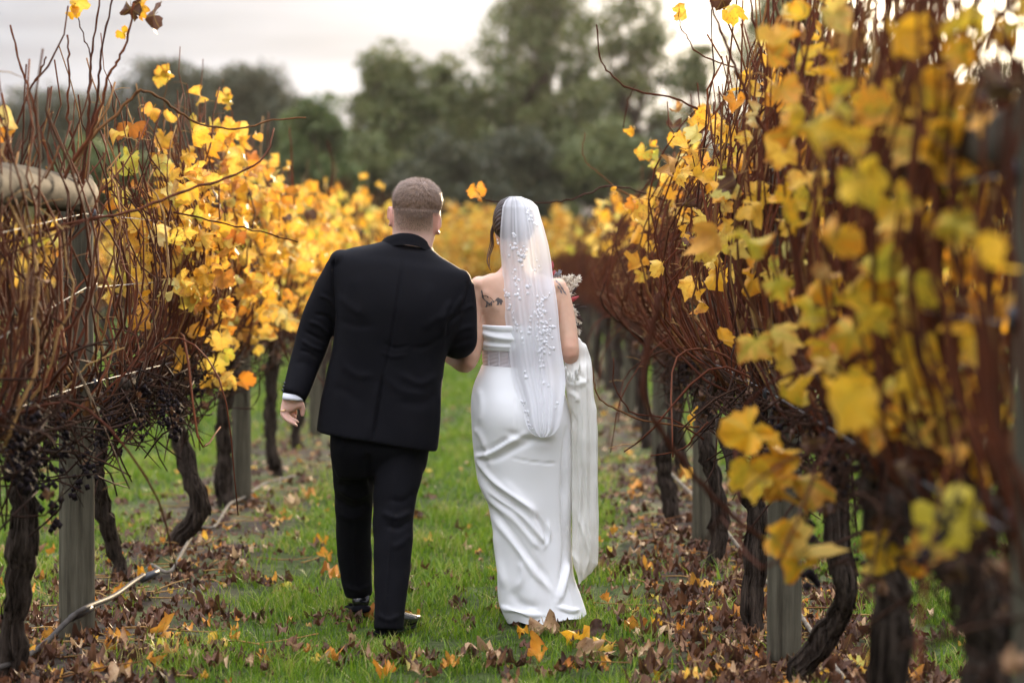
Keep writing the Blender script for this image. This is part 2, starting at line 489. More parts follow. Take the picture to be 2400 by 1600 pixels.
def plain_leaf(seed, cup, wave):
    "the same outline with ten edges, for leaves too far off to show more"
    r = np.random.default_rng(seed)
    a = np.radians([-165, -128, -98, -62, -34, 0, 34, 62, 98, 128, 165]); rr = np.array([0.42, 0.80, 0.66, 0.92, 0.70, 1.0, 0.70, 0.92, 0.66, 0.80, 0.42]) * 0.62 * r.uniform(0.85, 1.1, 11)
    P2 = np.vstack([[[0, 0]], np.stack([np.sin(a) * rr, np.cos(a) * rr], -1)])
    d = np.hypot(P2[:, 0], P2[:, 1]); z = cup * d ** 2 * 1.6 + wave * d * 1.6 * np.sin(3 * np.arctan2(P2[:, 0], P2[:, 1]) + seed) + r.normal(0, 0.03, 12)
    return np.column_stack([P2, z]), np.array([(0, k + 1, k) for k in range(1, 11)]), np.concatenate([[0], np.ones(11)])
FAR = [plain_leaf(70 + k, [0.3, -0.4, 0.7, 0.1][k], [0.15, 0.2, 0.12, 0.25][k]) for k in range(4)]
FAR_FLAT = [plain_leaf(80 + k, [0.4, 0.8, -0.5, 0.2][k], [0.35, 0.3, 0.4, 0.45][k]) for k in range(4)]
def leaf_meshes(protos, mat, nm):
    out = []
    for k, (V, F, e) in enumerate(protos):
        me = mesh_np(nm, V, F, True, {'edge': e})
        me.materials.append(OBJ_LEAF[mat])
        out.append(me)
    return out
LM = {'leaf': leaf_meshes(HANG, 'leaf', 'vine_leaf'), 'leaf_green': leaf_meshes(HANG, 'leaf_green', 'vine_leaf'),
      'dry_hang': leaf_meshes(HANG, 'leaf_dry', 'vine_leaf'), 'orange_hang': leaf_meshes(HANG, 'leaf_orange', 'vine_leaf'),
      'leaf_dry': leaf_meshes(FLAT, 'leaf_dry', 'fallen_leaf'), 'leaf_orange': leaf_meshes(FLAT, 'leaf_orange', 'fallen_leaf'),
      'leaf_tan': leaf_meshes(FLAT, 'leaf_tan', 'fallen_leaf'), 'leaf_yellow': leaf_meshes(FLAT, 'leaf', 'fallen_leaf')}
def rot_mats(e):
    "euler XYZ arrays -> matrices (m,3,3)"
    a, b, c = e[:, 0], e[:, 1], e[:, 2]
    ca, sa, cb, sb, cc, sc_ = np.cos(a), np.sin(a), np.cos(b), np.sin(b), np.cos(c), np.sin(c)
    Rm = np.empty((len(e), 3, 3))
    Rm[:, 0] = np.stack([cc * cb, cc * sb * sa - sc_ * ca, cc * sb * ca + sc_ * sa], -1)
    Rm[:, 1] = np.stack([sc_ * cb, sc_ * sb * sa + cc * ca, sc_ * sb * ca - cc * sa], -1)
    Rm[:, 2] = np.stack([-sb, cb * sa, cb * ca], -1)
    return Rm
def scatter_join(acc, protos, P, E, S, rnd=None):
    "join many transformed copies of the prototypes into acc"
    P = np.asarray(P); E = np.asarray(E); S = np.asarray(S)
    Rm = rot_mats(E); which = RNG.integers(0, len(protos), len(P))
    rnd = RNG.random(len(P)) if rnd is None else rnd
    for k, (V, F, e) in enumerate(protos):
        sel = np.where(which == k)[0]
        if not len(sel): continue
        VV = np.einsum('mij,nj->mni', Rm[sel], V) * S[sel][:, None, None] + P[sel][:, None]
        FF = (F[None] + (np.arange(len(sel)) * len(V))[:, None, None]).reshape(-1, F.shape[1])
        acc.add(VV.reshape(-1, 3), FF, edge=np.tile(e, len(sel)), rnd=np.repeat(rnd[sel], len(V)))

# ------------------------------------------------------------------ grass
def grass_mat():
    m, t = new_mat('grass_blade')
    r = attr(t, 'rnd')
    c = ramp(t, r, [(0, (0.038, 0.088, 0.005)), (0.35, (0.095, 0.19, 0.008)), (0.65, (0.165, 0.27, 0.012)), (0.88, (0.25, 0.33, 0.03)), (1, (0.38, 0.34, 0.12))])
    b = principled(t, c, 0.45, 0.35)
    tr = N(t, 'ShaderNodeBsdfTranslucent'); t.links.new(c, tr.inputs[0])
    mx = N(t, 'ShaderNodeMixShader'); mx.inputs[0].default_value = 0.4
    t.links.new(b.outputs[0], mx.inputs[1]); t.links.new(tr.outputs[0], mx.inputs[2])
    return finish(m, mx.outputs[0])
M['grass'] = grass_mat()
def blades(P, h, w, rnd):
    n = len(P)
    a = RNG.uniform(0, 6.283, n); lean = RNG.uniform(0.05, 1.15, n) * h; la = RNG.uniform(0, 6.283, n)
    d = np.stack([np.cos(a), np.sin(a), np.zeros(n)], -1) * (w / 2)[:, None]
    L = np.stack([np.cos(la) * lean, np.sin(la) * lean, np.zeros(n)], -1)
    z = np.zeros((n, 3)); z[:, 2] = h
    v0, v1 = P - d, P + d
    mid = P + 0.55 * z + 0.3 * L
    v2, v3 = mid + 0.8 * d, mid - 0.8 * d
    v4 = P + z * 0.95 + L
    V = np.stack([v0, v1, v2, v3, v4], 1).reshape(-1, 3)
    i = np.arange(n)[:, None] * 5
    return V, [i + np.array([[0, 1, 2, 3]]), i + np.array([[3, 2, 4]])], np.repeat(rnd, 5)
gacc = Acc()
for (y0, y1, dens, hw, xw) in ((7.6, 10.2, 6200, 0.0036, None), (10.2, 13.5, 4000, 0.0046, None), (13.5, 20, 2000, 0.007, None), (20, 34, 700, 0.012, None), (34, 60, 200, 0.02, None)):
    xl, xr = -0.34 * y1, 0.33 * y1
    n = int((xr - xl) * (y1 - y0) * dens)
    x = RNG.uniform(xl, xr, n); y = RNG.uniform(y0, y1, n)
    keepf = (np.abs(x) < 0.225 * y + 0.05) | (RNG.random(n) < 0.22)
    x, y = x[keepf], y[keepf]
    rn = rowness(x)
    pn = snoise(np.stack([x, y], -1), 0.8, 11, 3)
    pf = snoise(np.stack([x, y], -1), 3.5, 12, 2)
    dens_f = np.clip(0.72 - 1.0 * rn + 0.75 * pn + 0.6 * pf, 0.04, 1)
    k = RNG.random(len(x)) < dens_f
    x, y, pn, rn, pf = x[k], y[k], pn[k], rn[k], pf[k]
    tr_ = np.ones(len(x), bool)
    for sx, sy, sr in ((-0.64, 9.62, 0.13), (-0.48, 9.08, 0.10), (0.08, 9.38, 0.14)):      # trodden where they step
        tr_ &= (np.hypot(x - sx, y - sy) > sr) | (RNG.random(len(x)) < 0.2)
    x, y, pn, rn, pf = x[tr_], y[tr_], pn[tr_], rn[tr_], pf[tr_]
    h = np.clip(RNG.gamma(4, 0.0125, len(x)) * (1 + 0.6 * pn + 0.5 * pf) * (1 - 0.4 * rn), 0.012, 0.13)
    fx = np.where(np.abs(x + 0.55) < 0.28, 1, 0) * np.where((y > 8.55) & (y < 9.75), 1, 0) + np.where(np.abs(x - 0.10) < 0.24, 1, 0) * np.where((y > 8.85) & (y < 9.7), 1, 0)
    h = np.where(fx > 0, np.minimum(h, 0.012 + 0.45 * h), h * 0.88)          # flattened where they have walked
    w = hw * RNG.uniform(0.7, 1.4, len(x))
    rv = np.clip(0.46 + 0.26 * RNG.normal(size=len(x)) + 0.25 * pn + 0.15 * pf + 0.1 * rn, 0, 1)
    V, F, rr = blades(np.stack([x, y, gz(x, y) - 0.004], -1), h, w, rv)
    gacc.add(V, F, rnd=rr)
go = gacc.obj('grass', M['grass'])
tag(go, 'short green grass growing between the vine rows', 'grass', kind='stuff')

# ------------------------------------------------------------------ fallen leaves
def litter_points(n, y0, y1, bias):
    y = 1 / RNG.uniform(1 / y1, 1 / y0, n)
    x = RNG.uniform(-0.22, 0.215, n) * y
    rn = rowness(x)
    pn = snoise(np.stack([x, y], -1), 1.1, 21, 3)
    k = RNG.random(n) < np.clip(0.08 + bias * rn * np.where(x < 0, 0.52, 1.0) + 0.28 * np.clip(pn, -0.3, 1), 0.02, 1)
    return x[k], y[k], rn[k]
x, y, rn = litter_points(24000, 7.4, 60, 0.62)
near_idx = np.argsort(y)
lacc = Acc()
E = np.stack([RNG.normal(0, 0.32, len(x)), RNG.normal(0, 0.32, len(x)), RNG.uniform(0, 6.28, len(x))], -1)
S = RNG.gamma(7, 0.0062, len(x))
Pz = gz(x, y) + 0.012 + RNG.uniform(0, 0.03, len(x)) * (1 - rn * 0.3)
PL = np.stack([x, y, Pz], -1)
tint = RNG.random(len(x))
# individuals: the nearest in view
KINDS = (('leaf_dry', 0.70, 'crumpled dark brown fallen vine leaf lying on the ground', 'dark brown fallen leaves'),
         ('leaf_tan', 0.82, 'pale tan curled fallen vine leaf lying on the ground', 'pale tan fallen leaves'),
         ('leaf_orange', 0.95, 'rusty orange fallen vine leaf lying on the ground', 'orange fallen leaves'),
         ('leaf_yellow', 1.01, 'bright yellow fallen vine leaf lying on the ground', 'yellow fallen leaves'))
def fallen(P, E_, s, kind, label, group, k=None):
    me = LM[kind][RNG.integers(0, 8) if k is None else k]
    o = link('fallen_leaf', me, None)
    o.location = P; o.rotation_euler = E_; o.scale = (s, s, s)
    return tag(o, label, 'leaf', group)
def zone(a, b):
    if a < -1.15: return 'under the left vine row'
    if a > 0.42: return 'under the right vine row'
    if b < 9.0: return 'on the grass nearest the camera'
    if a < -0.75: return 'on the grass left of the man'
    if b < 9.6: return 'on the grass at the couple\'s feet'
    return 'on the grass ahead of the couple'
inview = np.where((np.abs(x) < 0.21 * y) & (y > 7.9))[0]
pick = inview[np.argsort(y[inview] + RNG.uniform(0, 2.5, len(inview)))][:270]
for i in pick:
    for kd, lim, lab, grp in KINDS:
        if tint[i] < lim:
            place = zone(x[i], y[i])
            fallen(PL[i] + np.array((0, 0, 0.012)), E[i], S[i] * 1.1, kd, lab.replace('on the ground', place), grp + ' ' + place)
            break
rest = np.setdiff1d(np.arange(len(x)), pick)
for (a, b, mt) in ((0, 0.82, 'leaf_dry'), (0.82, 0.89, 'leaf_tan'), (0.89, 0.97, 'leaf_orange'), (0.97, 1.01, 'leaf')):
    q = rest[(tint[rest] >= a) & (tint[rest] < b)]
    ac = Acc()
    qn, qf = q[PL[q, 1] < 11.5], q[PL[q, 1] >= 11.5]
    scatter_join(ac, FLAT, PL[qn], E[qn], S[qn])
    scatter_join(ac, FAR_FLAT, PL[qf], E[qf], S[qf])
    names = {'leaf_dry': 'brown', 'leaf_tan': 'tan', 'leaf_orange': 'orange', 'leaf': 'yellow'}
    oo = ac.obj('leaf_litter', M[mt])
    tag(oo, 'scattered %s leaf litter over the vineyard floor' % names[mt], 'leaf litter', kind='stuff')
# the leaves the photograph shows singly in front of the couple
for (px, py, s, kd, e, k, lab) in (
        (1352, 1508, 0.125, 'leaf_yellow', (-0.95, 0.25, 0.5), 3, 'large bright yellow leaf standing up in grass before the dress'),
        (1268, 1540, 0.10, 'leaf_yellow', (-0.7, -0.4, 2.1), 1, 'yellow and brown leaf left of the large yellow leaf'),
        (1262, 1418, 0.12, 'leaf_dry', (-1.3, 0.1, 0.1), 4, 'dark brown leaf leaning upright against the white hem'),
        (1276, 1478, 0.12, 'leaf_tan', (-1.0, 0.3, 3.0), 2, 'tan folded leaf just below the white hem'),
        (1412, 1520, 0.085, 'leaf_yellow', (-0.5, 0.3, 1.2), 5, 'small yellow leaf right of the large yellow leaf'),
        (1385, 1535, 0.12, 'leaf_tan', (-0.8, -0.5, 4.0), 6, 'pale brown curled leaf under the large yellow leaf'),
        (1495, 1492, 0.10, 'leaf_orange', (-0.5, 0.1, 0.6), 0, 'orange leaf on the litter right of the yellow leaves'),
        (965, 1452, 0.08, 'leaf_orange', (-0.6, 0.3, 0.9), 3, 'orange leaf on the grass behind the trailing black shoe'),
        (752, 1275, 0.085, 'leaf_yellow', (-0.8, 0.2, 0.4), 0, 'golden leaf on the grass left of the forward trouser leg'),
        (765, 1310, 0.075, 'leaf_yellow', (-0.7, -0.2, 2.4), 2, 'small yellow leaf below the golden leaf near the trousers'),
        (725, 1163, 0.10, 'leaf_orange', (-0.4, 0.2, 1.0), 4, 'apricot leaf on the grass by the pale pipe'),
        (690, 1192, 0.12, 'leaf_tan', (-0.3, 0.5, 2.0), 1, 'large pale leaf beside the drip pipe at left'),
        (1640, 1390, 0.11, 'leaf_orange', (-0.5, 0.2, 0.2), 6, 'bright orange leaf on brown litter near the right posts'),
        (1150, 1215, 0.09, 'leaf_tan', (-0.4, 0.3, 5.0), 7, 'pale leaf on the grass left of the white skirt'),
        (505, 1522, 0.09, 'leaf_yellow', (-0.9, 0.3, 0.3), 5, 'yellow leaf upright in the grass at lower left'),
        (905, 1590, 0.08, 'leaf_yellow', (-0.8, 0.2, 0.5), 7, 'yellow leaf at the bottom edge below the black trousers')):
    Y = EYE * FPX / (py + 14 - HY)
    p = W(px, py, Y)
    p[2] = gz(np.array([p[0]]), np.array([p[1]]))[0] + 0.035
    fallen(p, e, s, kd, lab, None, k)
# twigs lying in the litter
tw = Acc()
for k in range(420):
    yy = 1 / RNG.uniform(1 / 22, 1 / 7.6); side = RNG.choice([ROW_L, ROW_R]); xx = side + RNG.normal(0, 0.3)
    L_ = RNG.uniform(0.06, 0.3); a = RNG.uniform(0, 6.28)
    p0 = np.array((xx, yy, gz(np.array([xx]), np.array([yy]))[0] + 0.02)); dvec = np.array((math.cos(a), math.sin(a), RNG.uniform(-0.05, 0.15))) * L_
    V, G = tube(smooth_path([p0, p0 + dvec * 0.5 + RNG.normal(0, 0.01, 3), p0 + dvec], 4), [0.004, 0.0035, 0.003, 0.002], 4)
    tw.add(V, G, rnd=RNG.random())
tag(tw.obj('twig_litter', M['straw']), 'broken straw coloured twigs lying under the vines', 'twigs', kind='stuff')
# ------------------------------------------------------------------ posts, rails, wires
def ground_at(x, y):
    return float(gz(np.array([x]), np.array([y]))[0])
def post(x, y, label, r=0.058, top=1.75, group=None, seed=0):
    z0 = ground_at(x, y)
    t = thing('trellis_post', (x, y, z0), label, 'post', group)
    ln = 0.01 * math.sin(seed * 2.1)
    P = [np.array((x + ln * k / 6, y, z)) for k, z in enumerate(np.concatenate([[z0 - 0.12], np.linspace(0.1, top - 0.02, 6), [top]]))]
    rr = np.full(len(P), r); rr[:] *= np.linspace(1.04, 0.97, len(P)); rr[-1] *= 0.86
    cr_ = np.random.default_rng(900 + seed); cs_ = [(cr_.uniform(0, 6.28), cr_.integers(0, 4), cr_.integers(4, 8)) for _ in range(9)]
    def split(k, th):                                # drying cracks run down the wood
        s = 1 + 0.018 * np.sin(3 * th + seed) + 0.012 * np.sin(7 * th + k)
        for a0, k0, k1 in cs_:
            if k0 <= k <= k1:
                d_ = np.abs((th - a0 + math.pi) % (2 * math.pi) - math.pi)
                s = s - 0.085 * (d_ < 0.075)
        return s
    V, G = tube(np.array(P), rr, 64, prof=split)
    obj('shaft', V, G, M['post'], t)
    if y < 20:
        for zz in (0.98, 1.34, 1.6):
            c = np.array((x + (r + 0.008) * (1 if x < 0 else -1), y - 0.01, zz))
            V, G = tube([c + (0, 0, -0.022), c + (0, 0, -0.012), c + (0, 0, 0.012), c + (0, 0, 0.022)], [0.006, 0.013, 0.013, 0.006], 8)
            obj('wire_clip', V, G, M['clip'], t)
    return t
LPOST = [(5.2, 'grey end post of the left row holding the log rail'), (8.85, 'thick greyish green post nearest on the left, log rail fixed to it'),
         (13.86, 'second grey post on the left behind the yellow vine')]
RPOST = [(4.3, 'blurred grey post at the right edge of the picture'), (8.3, 'grey post standing in brown litter nearest the bride on the right'),
         (11.9, 'grey post behind bare canes, second beyond the bride on the right')]
for i, (y, lab) in enumerate(LPOST):
    post(-1.625 if i == 1 else -1.59, y, lab, 0.064 if i == 1 else 0.055, seed=i)
for i, (y, lab) in enumerate(RPOST):
    post(0.917 if i else 0.945, y, lab, 0.058, seed=i + 5)
ORD = ['third', 'fourth', 'fifth', 'sixth', 'seventh', 'eighth', 'ninth', 'tenth', 'eleventh', 'twelfth']
for k, y in enumerate(np.arange(19, 58, 5.1)):
    post(-1.60, y, 'distant grey post, %s visible post down the left vine row' % ORD[k], 0.05, group='distant posts of the left row', seed=k)
for k, y in enumerate(np.arange(16.6, 58, 4.7)):
    post(0.97, y, 'distant grey post, %s down the right row after the edge post' % ORD[k], 0.05, group='distant posts of the right row', seed=k + 3)
def rail(x, y0, y1, z0, z1, r, label):
    P = np.linspace((x, y0, z0), (x, y1, z1), 30)
    P[:, 2] += 0.006 * np.sin(np.arange(30) * 0.4)
    V, G = tube(P, r * (1 + 0.02 * np.sin(np.arange(30) * 0.5)), 28, prof=lambda k, th: 1 + 0.02 * np.sin(2 * th) + 0.012 * np.sin(5 * th))
    tag(obj('log_rail', V, G, M['rail']), label, 'rail')
rail(-1.585, 5.26, 8.77, 1.645, 1.68, 0.064, 'weathered round log rail at upper left, fixed to the post')
rail(0.915, 4.37, 8.23, 1.66, 1.67, 0.06, 'dark log rail behind the blurred leaves on the right')
def wire(x, z, y0, y1, zs, label):
    ys_ = np.linspace(y0, y1, 30)
    P = np.stack([np.full(30, x) + 0.006 * np.sin(ys_ * 1.3), ys_, np.full(30, z) + 0.012 * np.sin(ys_ * 0.9) + np.where(ys_ < 8.85, (8.85 - ys_) * zs, 0)], -1)
    V, G = tube(P, 0.0013, 5)
    tag(obj('trellis_wire', V, G, M['wire']), label, 'wire')
for x, side, y0 in ((-1.545, 'left', 5.0), (0.855, 'right', 4.2)):
    wire(x, 0.98, y0, 58, 0, 'lowest trellis wire of the %s row, along the old vine arms' % side)
    wire(x, 1.34, y0, 58, -0.08 if side == 'left' else 0, 'middle trellis wire of the %s row, among the canes' % side)
    wire(x, 1.60, y0, 58, -0.05 if side == 'left' else 0, 'top trellis wire of the %s row, just under the post tops' % side)

# ------------------------------------------------------------------ irrigation pipes
def ground_pipe(pts, r, mat, label, lift=0.01):
    P = []
    for px, py, Y, h in pts:
        p = W(px, py, Y) if Y else W(px, py, EYE * FPX / (py - HY))
        g_ = ground_at(p[0], p[1])
        P.append((p[0], p[1], max(p[2], g_) + h if Y else g_ + r + h))
    P = smooth_path(P, 60)
    V, G = tube(P, r, 10)
    return tag(obj('drip_pipe', V, G, mat), label, 'pipe')
hp = ground_pipe([(-40, 1600, 7.95, 0.03), (40, 1578, 8.1, 0.04), (100, 1530, 8.4, 0.03), (160, 1458, 8.65, 0.01), (200, 1425, 8.74, 0), (260, 1400, 9.3, 0), (310, 1365, 9.9, 0), (333, 1350, 10.1, 0)], 0.0098, M['hose'],
            'dark irrigation pipe curving past the near left post')
for cpx, cpy, cY in ((183, 1440, 8.72), (345, 1352, 10.15)):
    c = W(cpx, cpy, cY)
    V, G = tube([c + (-0.03, -0.03, -0.014), c, c + (0.03, 0.05, 0.012)], [0.014, 0.017, 0.014], 8)
    o = obj('pipe_joiner', V, G, M['clip'], None)
    o.parent = hp
ground_pipe([(352, 1354, 0, 0.02), (395, 1372, 0, 0.03), (430, 1320, 0, 0.03), (462, 1266, 0, 0.03), (500, 1262, 0, 0.025), (535, 1215, 0, 0.03), (570, 1196, 0, 0.025), (620, 1158, 0, 0.03), (690, 1132, 0, 0.03)], 0.0085, M['hose_pale'],
            'pale grey pipe lying in the leaves along the left row')
ground_pipe([(1560, 1128, 0, 0.05), (1620, 1190, 0, 0.04), (1700, 1285, 0, 0.05), (1790, 1390, 0, 0.04), (1870, 1480, 0, 0.03), (1960, 1610, 0, 0.03), (2100, 1800, 0, 0.03)], 0.0095, M['hose_pale'],
            'pale straight pipe on the ground between the right trunks')
P = smooth_path([W(0, 1510, 8.6), W(250, 1398, 10.2), W(420, 1270, 12), W(560, 1185, 13.7), W(690, 1110, 16)], 20)
V, G = tube(P, 0.003, 5)
tag(obj('drip_wire', V, G, M['wire']), 'thin slack wire just above the left drip pipe', 'wire')

# ------------------------------------------------------------------ grapevines
def bunch_mesh(seed):
    r = np.random.default_rng(seed); a = Acc()
    oc = np.array([(1, 0, 0), (-1, 0, 0), (0, 1, 0), (0, -1, 0), (0, 0, 1), (0, 0, -1)], float)
    of = np.array([(0, 2, 4), (2, 1, 4), (1, 3, 4), (3, 0, 4), (2, 0, 5), (1, 2, 5), (3, 1, 5), (0, 3, 5)])
    for k in range(26):
        z = -r.uniform(0, 0.11)
        w = 0.035 * (1 + z / 0.16)
        c = np.array((r.normal() * w * 0.6, r.normal() * w * 0.6, z))
        a.add(oc * r.uniform(0.006, 0.0095) + c, of)
    V, G = tube([(0, 0, 0.04), (0.004, 0, 0), (0, 0, -0.1)], [0.002, 0.002, 0.001], 4)
    a.add(V, G)
    me = mesh_np('grape_bunch', np.concatenate(a.V), [np.concatenate(f) for f in a.F.values()])
    me.materials.append(M['grape'])
    return me
BUNCH = [bunch_mesh(k) for k in range(4)]
def trunk_tube(P, r0, r1, seed, n=26):
    Q = smooth_path(P, n)
    r_ = np.random.default_rng(seed)
    Q[1:-1] += r_.normal(0, 0.004, (n - 2, 3))
    k = np.linspace(0, 1, n)
    rad = r0 + (r1 - r0) * k + 0.012 * np.exp(-k / 0.05) + 0.014 * np.exp(-((k - 1) / 0.12) ** 2)
    rad *= 1 + 0.10 * np.sin(k * 17 + seed) + 0.06 * np.sin(k * 41 + seed * 3)
    a = r_.uniform(0, 6.28, 4)
    def prof(i, th):
        tw_ = i * 0.10
        return 1 + 0.13 * np.sin(3 * th + a[0] + tw_) + 0.09 * np.sin(7 * th + a[1] - tw_) + 0.07 * np.sin(11 * th + a[2] + i * 0.35) + 0.05 * np.sin(i * 1.9 + a[3] + 2 * th)
    return tube(Q, rad, 30, prof=prof)
def cane_path(rx, y0, rng, top, bulge, side=None, n=12, span=1.0, z0=0.93, lean=0.18):
    s = side if side is not None else rng.choice([-1, 1])
    y = y0 + rng.uniform(-span, span)
    b = rng.uniform(*bulge); tz = rng.uniform(*top)
    t = np.linspace(0, 1, n)
    zb = z0 + rng.uniform(-0.08, 0.1)
    x = rx + s * b * np.sin(np.pi * np.clip(t * 1.15, 0, 1)) ** 0.8 + rng.normal(0, 0.06) * t + rng.normal(0, 0.03)
    stray = rng.random() < 0.28                     # some lean right across the others and arch over
    yy = y + rng.normal(0, 0.55 if stray else lean) * t + rng.normal(0, 0.22 if stray else 0.10) * t ** 2
    z = zb + (tz - zb) * t ** rng.uniform(0.85, 1.15)
    P = np.stack([x, yy, z], -1)
    if stray:
        P[:, 2] -= (P[:, 2] - zb) * 0.35 * np.clip(t - 0.55, 0, 1) * rng.uniform(0, 1.6)
        P[:, 0] += rng.normal(0, 0.16) * np.clip(t - 0.4, 0, 1)
    P[1:] += rng.normal(0, 0.011, (n - 1, 3))
    # a gentle random sweep so that no two canes are parallel
    P[:, 0] += 0.05 * np.sin(t * rng.uniform(2, 5) + rng.uniform(0, 6)) * t
    P[:, 1] += 0.05 * np.sin(t * rng.uniform(2, 5) + rng.uniform(0, 6)) * t
    return P
def add_leaf(parent, p, e, s, kind, k=None, nm='leaf'):
    me = LM[kind][random.randrange(8) if k is None else k]
    o = bpy.data.objects.new(nm, me)
    COL.objects.link(o)
    o.parent = parent
    o.location = np.asarray(p) - rootloc(parent)
    o.rotation_euler = e; o.scale = (s, s, s)
    return o
def hang_euler(rng):
    return (rng.normal(-1.35, 0.65), rng.normal(0, 0.65), rng.uniform(0, 6.283))
CANES = {}
def near_vine(path, rx, label, group, seed, canes=60, top=(1.75, 2.25), bulge=(0.02, 0.2), leaves=0, lz=(1.1, 2.2), lmat='leaf', ls=(0.06, 0.122),
              r=0.04, bunches=5, stubs=60, droop=3, out=0.06, side=None, cane_r=0.0047, arms=0.95, tangle=90, ylim=None):
    rng = np.random.default_rng(seed)
    P = np.array([W(*q) for q in path])
    base = P[0].copy(); base[2] = ground_at(base[0], base[1])
    t = thing('grapevine', base, label, 'grapevine', group)
    P[0, 2] = base[2] - 0.03
    V, G = trunk_tube(P, r, r * 0.8, seed)
    ta = Acc(); ta.add(V, G)
    VV_ = V.reshape(26, 30, 3); ctr = VV_.mean(1)
    for q in range(34):                             # shaggy strips of loose bark
        j_ = rng.integers(0, 30); k0 = rng.integers(0, 19); k1 = min(25, k0 + rng.integers(4, 9))
        seg_ = VV_[k0:k1 + 1, j_]; cc_ = ctr[k0:k1 + 1]
        lift_ = 1.02 + 0.10 * np.abs(np.linspace(-1, 1, len(seg_))) ** 2 * rng.uniform(0.3, 1.6)
        Vs_, Gs_ = tube(cc_ + (seg_ - cc_) * lift_[:, None] + rng.normal(0, 0.0015, seg_.shape), np.linspace(1, 0.4, len(seg_)) * rng.uniform(0.003, 0.006), 5)
        ta.add(Vs_, Gs_)
    ta.obj('trunk', M['bark'], t)
    head = P[-1]
    y0 = head[1]
    for s in (-1, 1):                               # the old arms lie along the lowest wire
        A = [head + (0, 0, -0.03), (0.5 * (head[0] + rx), y0 + s * 0.16, head[2] + 0.05), (rx, y0 + s * 0.45, 0.95), (rx + rng.normal(0, 0.02), y0 + s * arms, 0.96 + rng.normal(0, 0.02))]
        V, G = trunk_tube(A, r * 0.62, 0.013, seed + s, 18)
        obj('arm', V, G, M['bark'], t)
    paths = []
    for k in range(canes):
        if k < droop:                               # a few shoots that spring outward and hang
            s = rng.choice([-1, 1]); y = y0 + rng.uniform(-0.9, 0.9)
            L_ = rng.uniform(0.3, 0.7)
            Pc = smooth_path([(rx, y, 0.95), (rx + s * L_ * 0.35, y + rng.normal(0, 0.1), 1.0 + rng.uniform(-0.05, 0.2)), (rx + s * L_ * 0.7, y + rng.normal(0, 0.25), 0.85 + rng.uniform(-0.2, 0.2)), (rx + s * L_ * 0.8, y + rng.normal(0, 0.4), 0.62 + rng.uniform(-0.2, 0.3))], 12)
        else:
            Pc = cane_path(rx, y0, rng, top, bulge, side if (side and rng.random() < 0.7) else None, span=arms)
            if rng.random() < 0.10:
                Pc[:, 2] = Pc[0, 2] + (Pc[:, 2] - Pc[0, 2]) * 1.22
        rr = cane_r * rng.uniform(0.75, 1.35)
        node = 1 + 0.22 * (np.arange(12) % 2)
        V, G = tube(Pc, np.linspace(rr, rr * 0.5, 12) * node, 5)
        obj('cane', V, G, M['straw'] if rng.random() < 0.06 else M['cane'], t)
        paths.append(Pc)
    CANES[seed] = paths
    # bare leaf stalks and tendrils left on the canes
    ac = Acc()
    for k in range(stubs):
        Pc = paths[rng.integers(0, len(paths))]; i = rng.integers(3, 12)
        a = rng.uniform(0, 6.28); L_ = rng.uniform(0.03, 0.10)
        d = np.array((math.cos(a), math.sin(a), rng.uniform(-0.3, 0.4))) * L_
        V, G = tube([Pc[i], Pc[i] + d * 0.5 + (0, 0, 0.006), Pc[i] + d], [0.0017, 0.0014, 0.0011], 4)
        ac.add(V, G, rnd=rng.random())
    o = ac.obj('leaf_stalks', M['straw'], t)
    if o: o['kind'] = 'stuff'
    # the dark tangle of spurs, old stalks and dried leaves along the arms
    ac = Acc()
    for k in range(tangle):
        c = np.array((rx + rng.normal(0, 0.075), y0 + rng.uniform(-arms, arms), 0.95 + rng.normal(-0.05, 0.12)))
        d = rng.normal(0, 1, 3); d = unit(d) * rng.uniform(0.05, 0.2)
        V, G = tube(smooth_path([c - d, c + rng.normal(0, 0.03, 3), c + d], 5), [0.003, 0.004, 0.004, 0.003, 0.0015], 4)
        ac.add(V, G, rnd=rng.random(), edge=0)
    nb = tangle // 2
    Pd = np.stack([rx + rng.normal(0, 0.08, nb), y0 + rng.uniform(-arms, arms, nb), 0.88 + rng.normal(0, 0.10, nb)], -1)
    o = ac.obj('spur_tangle', M['dark_twig'], t); o['kind'] = 'stuff'
    for q in range(bunches):
        b = link('grape_bunch', BUNCH[rng.integers(0, 4)], None, t)
        b.location = np.array((rx + rng.normal(0, 0.09), y0 + rng.uniform(-arms * 0.9, arms * 0.9), 0.90 + rng.normal(0, 0.07))) - base
        b.rotation_euler = (rng.normal(0, 0.2), rng.normal(0, 0.2), rng.uniform(0, 6.28)); sc_ = rng.uniform(1.1, 1.9); b.scale = (sc_, sc_, sc_)
    for q in range(min(nb, 26)):
        add_leaf(t, Pd[q], hang_euler(rng), rng.uniform(0.04, 0.075), 'dry_hang', rng.integers(0, 8), 'dead_leaf')
    n = 0; tries = 0
    while n < leaves and tries < leaves * 12:
        tries += 1
        Pc = paths[rng.integers(droop, len(paths))]; f = rng.uniform(1.5, 10.99); i = int(f)
        p = Pc[i] + (Pc[i + 1] - Pc[i]) * (f - i) if i < 11 else Pc[11]
        if not (lz[0] < p[2] < lz[1]): continue
        if ylim and not (ylim[0] < p[1] < ylim[1]): continue
        # denser in the upper middle of the canopy
        u = (p[2] - lz[0]) / (lz[1] - lz[0])
        if rng.random() > 0.35 + 0.65 * math.sin(math.pi * min(1, max(0, u))): continue
        p = p + rng.normal(0, out, 3)
        if side: p[0] += side * abs(rng.normal(0, out))
        q_ = rng.random(); kd = lmat if q_ < 0.86 else ('orange_hang' if q_ < 0.96 else 'dry_hang')
        add_leaf(t, p, hang_euler(rng), rng.uniform(*ls), kd, rng.integers(0, 8))
        n += 1
    return t
